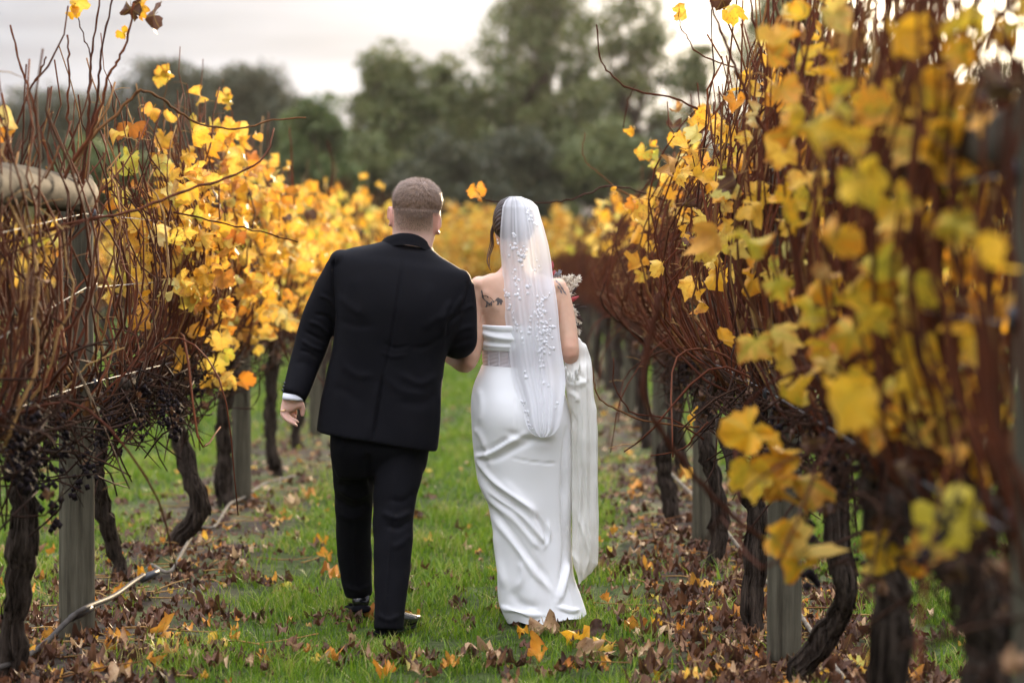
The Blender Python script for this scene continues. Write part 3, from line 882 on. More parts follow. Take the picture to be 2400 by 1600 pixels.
def px_cane(t, pts, r, mat='cane', n=None):
    "a single cane that the photograph shows clearly: (px, py, Y) points"
    P = np.array([W(*q) for q in pts])
    n = n or max(10, 4 * len(pts))
    Q = smooth_path(P, n); Q[1:-1] += RNG.normal(0, 0.0025, (n - 2, 3))
    node = 1 + 0.25 * (np.arange(n) % 3 == 0)
    V, G = tube(Q, np.linspace(r, r * 0.55, n) * node, 6)
    return obj('cane', V, G, M[mat], t)
def px_leaf(t, px, py, Y, s, kind='leaf', e=None, k=None):
    return add_leaf(t, W(px, py, Y), e or hang_euler(RNG), s, kind, k)

GL, GR = 'vines of the left row', 'vines of the right row'
L0 = near_vine([(10, 1614, 8.1), (30, 1450, 8.05), (48, 1250, 8.0), (52, 1100, 8.0), (66, 990, 8.0)], -1.60, 'leafless grapevine at the left edge, dark trunk and tall bare canes', GL, 101,
               canes=98, top=(1.5, 2.1), bulge=(0.02, 0.16), leaves=0, r=0.045, bunches=20, stubs=70, tangle=210, droop=2)
L1 = near_vine([(290, 1378, 10.6), (268, 1300, 10.6), (240, 1200, 10.55), (228, 1110, 10.5), (238, 1030, 10.5), (262, 945, 10.5)], -1.60, 'grapevine with thin leaning trunk just right of the thick post', GL, 102,
               canes=92, top=(1.6, 2.15), bulge=(0.02, 0.16), leaves=130, lz=(1.2, 2.05), r=0.034, bunches=20, stubs=110, side=1, ylim=(10.0, 11.6), tangle=240, droop=2)
L2 = near_vine([(395, 1302, 11.7), (415, 1262, 11.7), (465, 1200, 11.65), (450, 1130, 11.65), (430, 1060, 11.7), (412, 990, 11.7), (408, 925, 11.7)], -1.58, 'grapevine with a crooked elbow trunk under bright yellow leaves', GL, 103,
               canes=66, top=(1.7, 2.25), bulge=(0.02, 0.2), leaves=230, lz=(1.0, 2.15), r=0.044, bunches=6, stubs=90, side=1, tangle=110)
L3 = near_vine([(530, 1203, 13.6), (520, 1130, 13.6), (522, 1060, 13.6), (520, 980, 13.6), (532, 900, 13.6)], -1.58, 'dense yellow grapevine beside the second left post', GL, 104,
               canes=48, top=(1.75, 2.3), bulge=(0.02, 0.22), leaves=260, lz=(0.92, 2.3), r=0.045, bunches=4, stubs=50, side=1, tangle=90)
L4 = near_vine([(652, 1125, 15.7), (640, 1070, 15.7), (632, 1000, 15.7), (634, 930, 15.7), (636, 850, 15.7)], -1.58, 'yellow grapevine behind the dark sleeve of the man', GL, 105,
               canes=40, top=(1.7, 2.1), bulge=(0.02, 0.22), leaves=210, lz=(1.0, 1.95), r=0.038, bunches=2, stubs=30, side=1, tangle=60)
L5 = near_vine([(695, 1062, 17.9), (690, 1010, 17.9), (705, 960, 17.9), (706, 880, 17.9)], -1.58, 'yellow grapevine whose trunk shows beside the man\'s hanging hand', GL, 106,
               canes=36, top=(1.6, 2.1), bulge=(0.02, 0.22), leaves=190, lz=(1.0, 1.95), r=0.036, bunches=1, stubs=20, side=1, tangle=50)
R0 = near_vine([(2330, 2240, 5.0), (2300, 1900, 5.0), (2330, 1600, 5.0), (2290, 1400, 5.0), (2230, 1230, 5.05)], 0.93, 'blurred grapevine at the right edge with big yellow green leaves', GR, 201,
               canes=105, top=(1.75, 2.5), bulge=(0.02, 0.14), leaves=58, lz=(0.95, 2.2), lmat='leaf_green', ls=(0.07, 0.135), r=0.05, bunches=3, stubs=20, side=-1, out=0.05, tangle=120)
R1 = near_vine([(2085, 1990, 5.95), (2080, 1700, 5.95), (2095, 1450, 5.95), (2080, 1300, 6.0), (2050, 1120, 6.0)], 0.93, 'blurred grapevine with thick black trunk and yellow leaves, right foreground', GR, 202,
               canes=110, top=(1.8, 2.55), bulge=(0.02, 0.16), leaves=68, lz=(0.9, 2.35), lmat='leaf_green', ls=(0.065, 0.125), r=0.047, bunches=3, stubs=25, side=-1, out=0.06, tangle=120)
R2 = near_vine([(1868, 1640, 7.9), (1880, 1570, 7.9), (1955, 1480, 7.8), (1985, 1390, 7.7), (1962, 1260, 7.7), (1955, 1080, 7.7)], 0.93, 'grapevine with a bent trunk behind the near right post', GR, 203,
               canes=110, top=(1.8, 2.6), bulge=(0.02, 0.18), leaves=58, lz=(1.1, 2.45), ls=(0.06, 0.12), r=0.038, bunches=5, stubs=60, side=-1, tangle=140)
R3 = near_vine([(1763, 1515, 9.0), (1764, 1400, 9.0), (1772, 1274, 9.0), (1776, 1190, 9.0), (1742, 1130, 9.0), (1718, 1070, 9.05), (1712, 985, 9.1)], 0.93, 'brown caned grapevine with a shaggy upright trunk left of the near right post', GR, 204,
               canes=100, top=(1.7, 2.5), bulge=(0.02, 0.22), leaves=50, lz=(1.3, 2.45), ls=(0.06, 0.115), r=0.04, bunches=8, stubs=110, side=-1, tangle=170)
R4 = near_vine([(1671, 1340, 11.1), (1688, 1217, 11.1), (1674, 1113, 11.1), (1654, 1044, 11.1), (1650, 950, 11.2)], 0.92, 'brown caned grapevine wrapped round the second right post', GR, 205,
               canes=88, top=(1.6, 2.25), bulge=(0.04, 0.32), leaves=70, lz=(1.55, 2.35), ls=(0.06, 0.115), r=0.036, bunches=7, stubs=110, side=-1, tangle=150)
R5 = near_vine([(1582, 1230, 13.0), (1562, 1148, 13.0), (1554, 1073, 13.0), (1580, 1005, 13.0), (1580, 900, 13.1)], 0.93, 'bare grapevine with curved trunk, canes arching towards the bride', GR, 206,
               canes=80, top=(1.5, 2.1), bulge=(0.08, 0.42), leaves=26, lz=(1.6, 2.2), r=0.04, bunches=5, stubs=70, side=-1, tangle=120)
R6 = near_vine([(1602, 1127, 15.6), (1596, 1050, 15.6), (1588, 980, 15.6), (1572, 870, 15.6)], 0.96, 'bare grapevine trunk standing behind the curved one on the right', GR, 207,
               canes=64, top=(1.5, 2.05), bulge=(0.06, 0.36), leaves=22, lz=(1.5, 2.1), r=0.036, bunches=3, stubs=40, side=-1, tangle=90)
R7 = near_vine([(1520, 1062, 17.8), (1512, 980, 17.8), (1502, 900, 17.8), (1512, 830, 17.8)], 0.96, 'bare grapevine with straight dark trunk nearest the pale thin stake', GR, 208,
               canes=60, top=(1.45, 2.0), bulge=(0.06, 0.36), leaves=18, lz=(1.5, 2.1), r=0.036, bunches=2, stubs=30, side=-1, tangle=70)

V, G = trunk_tube([W(2120, 1180, 5.35), W(2230, 1300, 5.25), W(2330, 1400, 5.15), W(2440, 1500, 5.0)], 0.045, 0.05, 77, 20)
obj('arm', V, G, M['bark'], R0)
# single canes that stand out
Y0 = 8.25
for pts, r in (
        ([(145, 480, Y0), (126, 408, Y0), (106, 339, Y0), (88, 277, Y0), (73, 220, Y0), (61, 188, Y0), (43, 126, Y0), (28, 61, Y0)], 0.0062),
        ([(-10, 470, Y0), (4, 408, Y0), (24, 339, Y0), (49, 269, Y0), (71, 216, Y0), (94, 175, Y0), (112, 135, Y0)], 0.0052),
        ([(165, 520, 8.4), (172, 408, 8.4), (175, 347, 8.4), (163, 286, 8.4), (163, 220, 8.4), (165, 151, 8.4), (161, 84, 8.4)], 0.0058),
        ([(190, 520, 8.5), (200, 388, 8.5), (210, 286, 8.5), (214, 180, 8.5), (220, 110, 8.5), (237, -10, 8.5)], 0.006),
        ([(150, 560, 8.4), (180, 449, 8.4), (204, 347, 8.4), (228, 245, 8.4), (235, 163, 8.4), (245, 98, 8.4), (270, -10, 8.4)], 0.006),
        ([(205, 330, 8.5), (213, 220, 8.5), (212, 131, 8.5), (196, 82, 8.5), (180, 24, 8.5), (176, -10, 8.5)], 0.0032),
        ([(100, 520, 8.2), (163, 396, 8.2), (212, 318, 8.2), (237, 253, 8.2), (261, 175, 8.2), (282, 139, 8.2), (304, 90, 8.2), (318, 10, 8.2)], 0.0066),
        ([(98, 490, 8.3), (204, 339, 8.3), (265, 277, 8.35), (310, 233, 8.4), (335, 214, 8.4), (367, 226, 8.5), (408, 253, 8.6), (457, 286, 8.7), (530, 302, 8.9), (579, 300, 9.0), (636, 282, 9.1), (718, 277, 9.2)], 0.0055),
        ([(-20, 580, 7.9), (82, 547, 7.9), (204, 518, 7.9), (326, 490, 8.0), (408, 457, 8.1), (510, 424, 8.3), (571, 400, 8.4), (624, 363, 8.5), (643, 302, 8.6)], 0.0058),
        ([(408, 498, 9.2), (490, 514, 9.3), (592, 539, 9.4), (698, 567, 9.5)], 0.004),
        ([(60, 600, 8.0), (30, 430, 8.0), (12, 300, 8.0), (-10, 210, 8.0)], 0.005)):
    px_cane(L0, pts, r)
for pts, r in (([(72, 330, 8.1), (58, 600, 8.1), (40, 760, 8.1), (24, 900, 8.1)], 0.005), ([(60, 640, 8.0), (40, 820, 8.0), (28, 960, 8.0)], 0.0055), ([(150, 590, 8.3), (110, 660, 8.3), (92, 780, 8.3), (60, 880, 8.3)], 0.004),
               ([(140, 930, 8.3), (170, 890, 8.3), (215, 850, 8.3), (290, 815, 8.3)], 0.004)):
    px_cane(L0, pts, r, 'straw')
for pts, r in (([(430, 420, 11), (390, 330, 11), (350, 262, 11), (340, 240, 11)], 0.0045), ([(440, 420, 11), (410, 310, 11), (385, 250, 11)], 0.0045), ([(300, 560, 10.2), (290, 420, 10.2), (272, 290, 10.2), (262, 200, 10.2)], 0.0045)):
    px_cane(L1, pts, r)
for pts, r in (([(500, 560, 12), (470, 380, 12), (470, 250, 12), (478, 140, 12)], 0.004), ([(385, 330, 11.5), (388, 240, 11.5), (400, 150, 11.5)], 0.003), ([(690, 480, 14), (684, 380, 14), (680, 300, 14)], 0.006), ([(770, 460, 15), (780, 390, 15), (768, 330, 15)], 0.006)):
    px_cane(L2, pts, r)
for t, pts, r in (
        (R4, [(1734, 312, 10.4), (1662, 268, 10.5), (1582, 234, 10.5), (1515, 219, 10.5), (1466, 205, 10.5), (1435, 179, 10.5), (1406, 138, 10.5), (1397, 60, 10.5)], 0.0052),
        (R2, [(1819, 348, 7.5), (1779, 290, 7.5), (1743, 214, 7.5), (1716, 143, 7.5), (1685, 67, 7.5), (1655, -20, 7.5)], 0.0068),
        (R2, [(1832, 335, 7.9), (1801, 232, 7.9), (1787, 156, 7.9), (1770, 80, 7.9), (1752, -20, 7.9)], 0.006),
        (R2, [(1795, 330, 8), (1801, 214, 8), (1803, 107, 8), (1794, -10, 8)], 0.0062),
        (R4, [(1720, 160, 10.5), (1640, 129, 10.5), (1609, 89, 10.5), (1591, 54, 10.5), (1591, 9, 10.5)], 0.0035),
        (R5, [(1560, 470, 11.6), (1484, 446, 11.4), (1421, 437, 11.2), (1350, 465, 11), (1290, 474, 11), (1175, 474, 11), (1135, 466, 11), (1112, 445, 11)], 0.0042),
        (R5, [(1500, 470, 11.6), (1444, 442, 11.6), (1399, 402, 11.6), (1366, 370, 11.6), (1370, 312, 11.6)], 0.004),
        (R5, [(1460, 300, 11.6), (1470, 240, 11.6), (1490, 200, 11.6)], 0.003),
        (R1, [(1545, 690, 5.6), (1539, 734, 5.6), (1516, 826, 5.6), (1516, 952, 5.6), (1591, 1067, 5.65), (1671, 1165, 5.7), (1786, 1262, 5.75), (1950, 1300, 5.9)], 0.0085),
        (R3, [(1640, 1000, 9.6), (1580, 996, 9.6), (1493, 981, 9.6), (1430, 950, 9.6), (1407, 935, 9.6), (1392, 895, 9.6), (1388, 860, 9.6)], 0.0042),
        (R3, [(1650, 1030, 9.7), (1580, 985, 9.7), (1490, 970, 9.7), (1465, 947, 9.7), (1440, 901, 9.7), (1438, 838, 9.7)], 0.0042),
        (R3, [(1660, 990, 9.7), (1631, 1021, 9.7), (1591, 1056, 9.7), (1525, 1068, 9.7)], 0.004),
        (R5, [(1540, 830, 12.4), (1486, 780, 12.2), (1444, 750, 12.1), (1410, 708, 12), (1413, 679, 12), (1431, 641, 12)], 0.006),
        (R5, [(1560, 860, 12.4), (1500, 800, 12.2), (1450, 745, 12.1), (1425, 690, 12), (1430, 620, 12), (1440, 560, 12)], 0.005),
        (R3, [(1700, 900, 9.3), (1640, 800, 9.2), (1625, 700, 9.2), (1660, 560, 9.2), (1680, 400, 9.3), (1660, 250, 9.4)], 0.0045)):
    px_cane(t, pts, r)
# single leaves that stand out
for t, px, py, Y, s, k in ((L0, 185, 6, 8.5, 0.09, 'leaf'), (L0, 172, 30, 8.5, 0.06, 'leaf_green'), (L0, 310, 22, 8.3, 0.09, 'dry_hang'), (L0, 335, 18, 8.3, 0.1, 'leaf'), (L0, 364, 38, 8.2, 0.11, 'dry_hang'), (L0, 290, 78, 8.3, 0.05, 'leaf_green'),
                           (L0, 20, 282, 8.0, 0.10, 'leaf'), (L0, 15, 310, 8.0, 0.09, 'leaf'), (L0, 85, 570, 8.0, 0.10, 'leaf'), (L0, 98, 590, 8.0, 0.09, 'leaf'),
                           (L1, 310, 295, 10.2, 0.13, 'leaf_orange_h'), (L2, 385, 172, 11.5, 0.10, 'leaf'), (L2, 398, 168, 11.5, 0.08, 'leaf'), (L2, 378, 182, 11.5, 0.08, 'leaf'), (L2, 472, 225, 12, 0.11, 'leaf'), (L2, 528, 222, 12, 0.09, 'leaf'), (L2, 540, 240, 12, 0.1, 'leaf_green'),
                           (L2, 602, 322, 12, 0.07, 'leaf'), (L3, 560, 300, 12.5, 0.11, 'leaf'), (L3, 645, 420, 13, 0.13, 'leaf'), (L3, 850, 410, 22, 0.1, 'leaf'), (L1, 410, 745, 10.8, 0.11, 'leaf'), (L1, 455, 785, 10.9, 0.15, 'leaf'), (L1, 400, 830, 10.8, 0.13, 'leaf'), (L1, 425, 850, 10.8, 0.13, 'leaf'),
                           (L2, 505, 850, 11.6, 0.13, 'leaf'), (L2, 535, 870, 11.7, 0.12, 'leaf'), (L2, 490, 890, 11.6, 0.12, 'leaf'), (L2, 565, 890, 12, 0.11, 'leaf'), (L2, 530, 890, 11.8, 0.10, 'leaf'), (L1, 300, 960, 10.4, 0.12, 'dry_hang'),
                           (R4, 1606, 28, 10.5, 0.09, 'leaf'), (R3, 1690, 2, 9.0, 0.08, 'dry_hang'), (R5, 1118, 445, 11, 0.10, 'leaf'), (R4, 1498, 618, 11.3, 0.12, 'leaf'), (R4, 1505, 640, 11.3, 0.08, 'leaf'), (R4, 1622, 970, 10.5, 0.09, 'leaf'),
                           (R3, 1690, 610, 9.2, 0.13, 'leaf'), (R3, 1682, 640, 9.2, 0.12, 'leaf'), (R3, 1725, 590, 9.1, 0.13, 'dry_hang'), (R3, 1735, 625, 9.1, 0.10, 'dry_hang'), (R5, 1485, 306, 11.8, 0.06, 'leaf'), (R5, 1525, 340, 11.8, 0.06, 'leaf'),
                           (R1, 1850, 1280, 5.7, 0.15, 'leaf_green'), (R1, 1870, 1330, 5.75, 0.12, 'leaf_green'), (R1, 1820, 1260, 5.7, 0.10, 'leaf_green'), (R0, 2070, 1290, 5.3, 0.11, 'leaf_green'), (R0, 2110, 1300, 5.3, 0.10, 'leaf_green'),
                           (R1, 1760, 1010, 5.9, 0.13, 'leaf_green'), (R1, 1800, 1040, 5.9, 0.12, 'leaf_green'), (R1, 1760, 1100, 5.9, 0.12, 'leaf_green'), (R1, 1840, 1080, 5.9, 0.14, 'leaf_green'), (R1, 1800, 1120, 5.9, 0.12, 'leaf_green'), (R1, 1890, 1130, 5.9, 0.13, 'leaf_green'),
                           (R1, 1800, 780, 6.2, 0.12, 'leaf_green'), (R1, 1770, 800, 6.2, 0.10, 'leaf_green'), (R1, 1850, 840, 6.2, 0.12, 'leaf_green')):
    kd = k
    if k == 'leaf_orange_h': kd = 'orange_hang'
    px_leaf(t, px, py, Y, s, kd)
# big soft leaves hanging nearest the lens on the right
rb = np.random.default_rng(77)
for px, py, s in ((2060, 620, 0.17), (2120, 660, 0.15), (2000, 690, 0.13), (2260, 420, 0.17), (2330, 470, 0.15), (2240, 520, 0.13), (2290, 600, 0.17), (2340, 700, 0.16), (2250, 740, 0.14), (2190, 880, 0.17), (2280, 900, 0.17), (2340, 960, 0.16), (2220, 1000, 0.16), (2160, 820, 0.13),
                  (1990, 930, 0.15), (2040, 980, 0.14), (2260, 1120, 0.15), (2220, 1200, 0.16), (2190, 1280, 0.13), (2300, 1060, 0.14), (2150, 330, 0.15), (2080, 270, 0.14), (1960, 230, 0.13), (1900, 300, 0.14), (2200, 200, 0.15), (2300, 280, 0.15), (2020, 420, 0.13), (1950, 560, 0.13), (2100, 480, 0.14)):
    px_leaf(R0, px, py, rb.uniform(4.5, 5.2), s * 0.82, 'leaf_green', (rb.normal(-1.5, 0.35), rb.normal(0, 0.35), rb.choice([0, 3.14]) + rb.normal(0, 0.5)))

# ------------------------------------------------------------------ farther vines of the same rows and of the rows beside them
def far_vine(x, y, label, group, seed, canes=34, leaves=90, lz=(1.0, 2.0), ls=(0.10, 0.15), mat='leaf', top=(1.6, 2.15), bulge=(0.03, 0.3), rows=3):
    rng = np.random.default_rng(seed)
    z0 = ground_at(x, y)
    t = thing('grapevine', (x, y, z0), label, 'grapevine', group)
    k = rng.normal(0, 0.06, (3, 2))
    V, G = trunk_tube([(x, y, z0 - 0.03), (x + k[0, 0], y + k[0, 1], 0.3), (x + k[1, 0], y + k[1, 1], 0.62), (x, y, 0.92)], rng.uniform(0.034, 0.046), 0.034, seed, 12)
    obj('trunk', V, G, M['bark'], t)
    V, G = tube([(x, y - 0.95, 0.96), (x + 0.02, y - 0.4, 0.94), (x, y, 0.9), (x - 0.02, y + 0.4, 0.95), (x, y + 0.95, 0.96)], [0.014, 0.022, 0.03, 0.022, 0.014], 8)
    obj('arm', V, G, M['bark'], t)
    ac = Acc(); paths = []
    for q in range(canes):
        Pc = cane_path(x, y, rng, top, bulge, n=7)
        rr = rng.uniform(0.0045, 0.007)
        V, G = tube(Pc, np.linspace(rr, rr * 0.5, 7), 4)
        ac.add(V, G, rnd=rng.random()); paths.append(Pc)
    for q in range(30):
        c = np.array((x + rng.normal(0, 0.08), y + rng.uniform(-0.95, 0.95), 0.95 + rng.normal(0, 0.09))); d = unit(rng.normal(0, 1, 3)) * 0.12
        V, G = tube([c - d, c, c + d], [0.006, 0.008, 0.004], 4)
        ac.add(V, G, rnd=0.5)
    ac.obj('canes', M['cane'], t)['kind'] = 'stuff'
    if leaves:
        PP = []
        for q in range(leaves * 3):
            Pc = paths[rng.integers(0, canes)]; f = rng.uniform(0.5, 5.99); i = int(f)
            p = Pc[i] + (Pc[i + 1] - Pc[i]) * (f - i) + rng.normal(0, 0.07, 3)
            if lz[0] < p[2] < lz[1]: PP.append(p)
            if len(PP) >= leaves: break
        n = len(PP)
        if n:
            E_ = np.stack([rng.normal(-1.45, 0.5, n), rng.normal(0, 0.5, n), rng.uniform(0, 6.28, n)], -1)
            ac = Acc(); scatter_join(ac, FAR, np.array(PP), E_, rng.uniform(*ls, n), rng.random(n))
            ac.obj('foliage', M[mat], t)['kind'] = 'stuff'
    return t
for k, y in enumerate(np.arange(19.9, 58, 2.0)):
    far_vine(-1.60, y, 'yellow grapevine, %s beyond the one at the man\'s hand' % ['first', 'second', 'third', 'fourth', 'fifth'][k] if k < 5 else 'yellow grapevine far down the left row, past the man\'s shoulder', 'far vines of the left row', 300 + k, canes=34, leaves=115, lz=(0.95, 2.1), top=(1.6, 2.2), ls=(0.075, 0.125))
for k, y in enumerate(np.arange(19.8, 58, 2.0)):
    far_vine(0.97, y, 'brown caned grapevine, %s beyond the vine at the thin stake' % ['first', 'second', 'third', 'fourth', 'fifth'][k] if k < 5 else 'brown bare caned grapevine far down the right row, close to the veil', 'far vines of the right row', 340 + k, canes=46, leaves=[10, 16, 6, 22][k % 4] + (30 if y > 40 else 0), lz=(1.5, 2.2), bulge=(0.05, 0.38), top=(1.45, 2.1))
for k, y in enumerate(np.arange(12.5, 44, 2.05)):
    far_vine(-4.17, y, 'orange yellow grapevine in the row beyond the left row', 'vines of the second row on the left', 400 + k, canes=20 if y > 26 else 44, leaves=130 if y > 26 else 42, lz=(0.95, 2.0) if y > 26 else (1.25, 1.75), mat='leaf')
for k, y in enumerate(np.arange(24, 60, 2.4)):
    far_vine(-6.72, y, 'yellow grapevine in the third row on the left', 'vines of the third row on the left', 440 + k, canes=14, leaves=110, lz=(0.95, 2.0))
for k, y in enumerate(np.arange(9.5, 40, 2.05)):
    far_vine(3.48, y, 'yellow grapevine in the row beyond the right row', 'vines of the second row on the right', 470 + k, canes=22, leaves=90, lz=(1.0, 2.1))
for k, (x, y) in enumerate(((-1.25, 47.0), (-0.55, 48.0), (0.15, 48.5), (0.75, 47.5), (-0.95, 51), (-0.2, 52))):
    far_vine(x, y, 'golden grapevine closing the far end of the grass aisle', 'vines at the far end of the aisle', 520 + k, canes=22, leaves=260, lz=(1.0, 2.55), top=(2.0, 2.6), bulge=(0.05, 0.6), ls=(0.12, 0.17))
# ------------------------------------------------------------------ trees behind the vineyard
def foliage_mat(name, c1, c2, c3, trans=0.3):
    m, t = new_mat(name)
    c = ramp(t, attr(t, 'rnd'), [(0, c1), (0.55, c2), (1, c3)])
    b = principled(t, c, 0.55, 0.3)
    tr = N(t, 'ShaderNodeBsdfTranslucent'); t.links.new(c, tr.inputs[0])
    mx = N(t, 'ShaderNodeMixShader'); mx.inputs[0].default_value = trans
    t.links.new(b.outputs[0], mx.inputs[1]); t.links.new(tr.outputs[0], mx.inputs[2])
    return finish(m, mx.outputs[0])
M['gum'] = foliage_mat('gum_foliage', (0.070, 0.088, 0.026), (0.130, 0.148, 0.045), (0.215, 0.205, 0.068))
M['pine'] = foliage_mat('dark_foliage', (0.038, 0.044, 0.022), (0.068, 0.072, 0.034), (0.105, 0.10, 0.048))
M['bush'] = foliage_mat('bush_foliage', (0.07, 0.10, 0.025), (0.12, 0.155, 0.045), (0.18, 0.20, 0.06))
LQ = np.array([(-0.5, 0, 0), (0, -0.22, 0.05), (0.5, 0, 0), (0, 0.22, 0.05)])
def tree(name, cpx, wpx, top_px, Y, label, mat, seed, clumps=46, per=190, leaf=0.30, cr=(0.7, 1.3), gap=0.0, low=0.22, shape=1.0, group=None):
    rng = np.random.default_rng(seed)
    x = (cpx - CX) / FPX * Y; hw = wpx * 1.1 / 2 / FPX * Y
    H = EYE + (HY - top_px) / FPX * Y
    t = thing(name, (x, Y, 0), label, 'bush' if name == 'bush' else 'tree', group)
    # trunk and limbs
    ac = Acc()
    tr = max(0.08, H * 0.026)
    k = rng.normal(0, 0.12, (4, 2)) * hw * 0.5
    TP = [(x, Y, -0.1)] + [(x + k[i, 0], Y + k[i, 1], H * f) for i, f in enumerate((0.25, 0.45, 0.65, 0.85))]
    V, G = tube(smooth_path(TP, 16), np.linspace(tr, tr * 0.2, 16), 10, prof=lambda i, th: 1 + 0.08 * np.sin(3 * th + i))
    ac.add(V, G)
    TP = smooth_path(TP, 16)
    centres = []
    clumps = int(clumps * 2.1)
    while len(centres) < clumps:
        u = rng.uniform(low, 1.0)
        prof = math.sin(math.pi * min(1, max(0.0, (u - low * 0.5) / (1.04 - low * 0.5))) ** 0.8) ** 0.55 * shape
        a = rng.uniform(0, 6.28); rr = hw * prof * math.sqrt(rng.uniform(0.05, 1)) * rng.uniform(0.75, 1.12)
        c = np.array((x + rr * math.cos(a), Y + rr * math.sin(a) * 0.8, H * u * 0.95 + rng.normal(0, 0.15)))
        centres.append(c)
    for c in centres[: clumps // 2]:
        i = rng.integers(4, 12); p = TP[i]
        V, G = tube(smooth_path([p, 0.5 * (p + c) + (0, 0, -0.25), c], 6), np.linspace(tr * 0.35, tr * 0.06, 6), 5)
        ac.add(V, G)
    ac.obj('trunk', M['tree_bark'], t)
    ac = Acc()
    sc_ = hw / 3.2
    for c in centres:
        n = int(per * 0.86 * rng.uniform(0.5, 1.3)); rad = rng.uniform(*cr) * rng.uniform(0.75, 1.1) * min(1.3, max(0.5, sc_))
        d = unit(rng.normal(size=(n, 3))); rr = rad * rng.uniform(0.35, 1.0, n) ** 0.6
        P = c + d * rr[:, None] * np.array((1, 1, 0.8))
        E_ = np.stack([rng.normal(0, 0.8, n), rng.normal(0.5, 0.7, n), rng.uniform(0, 6.28, n)], -1)
        S_ = leaf * rng.uniform(0.6, 1.3, n)
        VV = np.einsum('mij,nj->mni', rot_mats(E_), LQ) * S_[:, None, None] + P[:, None]
        shade = np.clip(rng.uniform(0.1, 0.9) * 0.6 + rng.uniform(0, 0.4, n), 0, 1)
        ac.add(VV.reshape(-1, 3), np.arange(4 * n).reshape(n, 4), rnd=np.repeat(shade, 4))
    ac.obj('crown', M[mat], t, smooth=False)['kind'] = 'stuff'
    return t
tree('pine_tree', 235, 250, 215, 106, 'dark tree behind the tall canes left of the rounded one', 'pine', 16, clumps=46, per=200, low=0.1)
tree('pine_tree', 490, 260, 172, 112, 'dark tree filling the dip between the two broad ones', 'pine', 17, clumps=46, per=200, low=0.1)
tree('pine_tree', 690, 180, 222, 110, 'small dark tree at the end of the left treeline', 'pine', 18, clumps=34, per=180, low=0.1)
tree('pine_tree', 385, 330, 142, 104, 'dark rounded tree above the yellow vine on the left', 'pine', 1, clumps=60, per=230, low=0.1)
tree('pine_tree', 590, 350, 160, 108, 'dark broad tree left of the gap in the skyline', 'pine', 2, clumps=60, per=230, low=0.1)
tree('pine_tree', 95, 330, 205, 112, 'dark low tree behind the bare canes at upper left', 'pine', 3, clumps=50, per=200, low=0.1)
tree('pine_tree', -70, 240, 235, 110, 'dark tree cut by the left edge of the picture', 'pine', 4, clumps=40, per=200, low=0.1)
tree('bush', 735, 230, 245, 80, 'light green round bush in the skyline gap', 'bush', 5, clumps=44, per=190, low=0.05)
tree('bush', 235, 250, 330, 72, 'yellowish green bush above the log rail', 'bush', 6, clumps=34, per=170, low=0.05)
tree('gum_tree', 925, 235, 112, 92, 'olive gum tree rising just above the man', 'gum', 7, clumps=52, per=190)
tree('gum_tree', 1060, 200, 128, 96, 'smaller olive gum tree between the two taller ones', 'gum', 8, clumps=40, per=170)
tree('gum_tree', 1265, 330, -75, 98, 'tallest gum tree above the bride, top out of frame', 'gum', 9, clumps=60, per=180, low=0.3)
tree('gum_tree', 1470, 250, -35, 101, 'open crowned gum tree with sky holes right of the tallest', 'gum', 10, clumps=40, per=150, low=0.3)
tree('gum_tree', 1625, 150, 95, 104, 'low gum tree against the white sky gap', 'gum', 11, clumps=22, per=130, low=0.3)
tree('gum_tree', 1820, 300, -45, 102, 'gum tree behind the tall bare canes on the right', 'gum', 12, clumps=44, per=160, low=0.2)
tree('gum_tree', 1945, 240, -30, 110, 'narrow gum tree behind the densest right canes', 'gum', 15, clumps=36, per=140, low=0.15)
tree('gum_tree', 2090, 260, 60, 106, 'gum tree behind the blurred right leaves', 'gum', 13, clumps=40, per=150, low=0.15)
tree('gum_tree', 2330, 330, 150, 108, 'gum tree at the right edge where low sun breaks through', 'gum', 14, clumps=36, per=130, low=0.15)
SHRUB = ['dark shrub behind the leafy vine at left, below the rounded tree', 'dark shrub in the gap above the long arching cane', 'dark shrub under the light green round bush', 'dark shrub just left of the man\'s head, under the olive gum', 'dark shrub directly above the man\'s head',
         'dark shrub directly above the veil', 'dark shrub right of the veil under the open crowned gum', 'dark shrub behind the first tall canes right of the bride', 'dark shrub behind the right canes below the white sky gap', 'dark shrub behind the log rail on the right', 'dark shrub behind the blurred leaves at far right', 'dark shrub behind the log rail at far left']
for k, (cpx, w, tp, Y) in enumerate(((330, 260, 390, 76), (520, 280, 380, 78), (700, 260, 370, 84), (880, 300, 330, 86), (1050, 300, 320, 84), (1220, 320, 310, 86), (1400, 300, 300, 86), (1560, 280, 310, 88), (1740, 300, 300, 90), (1950, 320, 280, 92), (2200, 340, 290, 94), (80, 260, 400, 80))):
    tree('bush', cpx, w, tp, Y, SHRUB[k], 'pine' if k % 3 else 'gum', 30 + k, clumps=34, per=200, low=0.02, group='shrubs under the trees')

# ------------------------------------------------------------------ evening haze
def haze():
    m, t = new_mat('haze_air')
    v = N(t, 'ShaderNodeVolumePrincipled')
    v.inputs['Color'].default_value = (0.95, 0.92, 0.90, 1)
    v.inputs['Density'].default_value = 0.00013
    v.inputs['Anisotropy'].default_value = 0.55
    o = N(t, 'ShaderNodeOutputMaterial'); t.links.new(v.outputs[0], o.inputs['Volume'])
    a, b, c, d, e, f = -405, 405, -65, 705, -1.5, 19
    V = [(x, y, z) for z in (e, f) for y in (c, d) for x in (a, b)]
    F = np.array([(0, 2, 3, 1), (4, 5, 7, 6), (0, 1, 5, 4), (2, 6, 7, 3), (0, 4, 6, 2), (1, 3, 7, 5)])
    o = obj('haze', V, F, m, None, False)
    tag(o, 'thin warm evening haze over the vineyard', 'haze', kind='stuff')
haze()
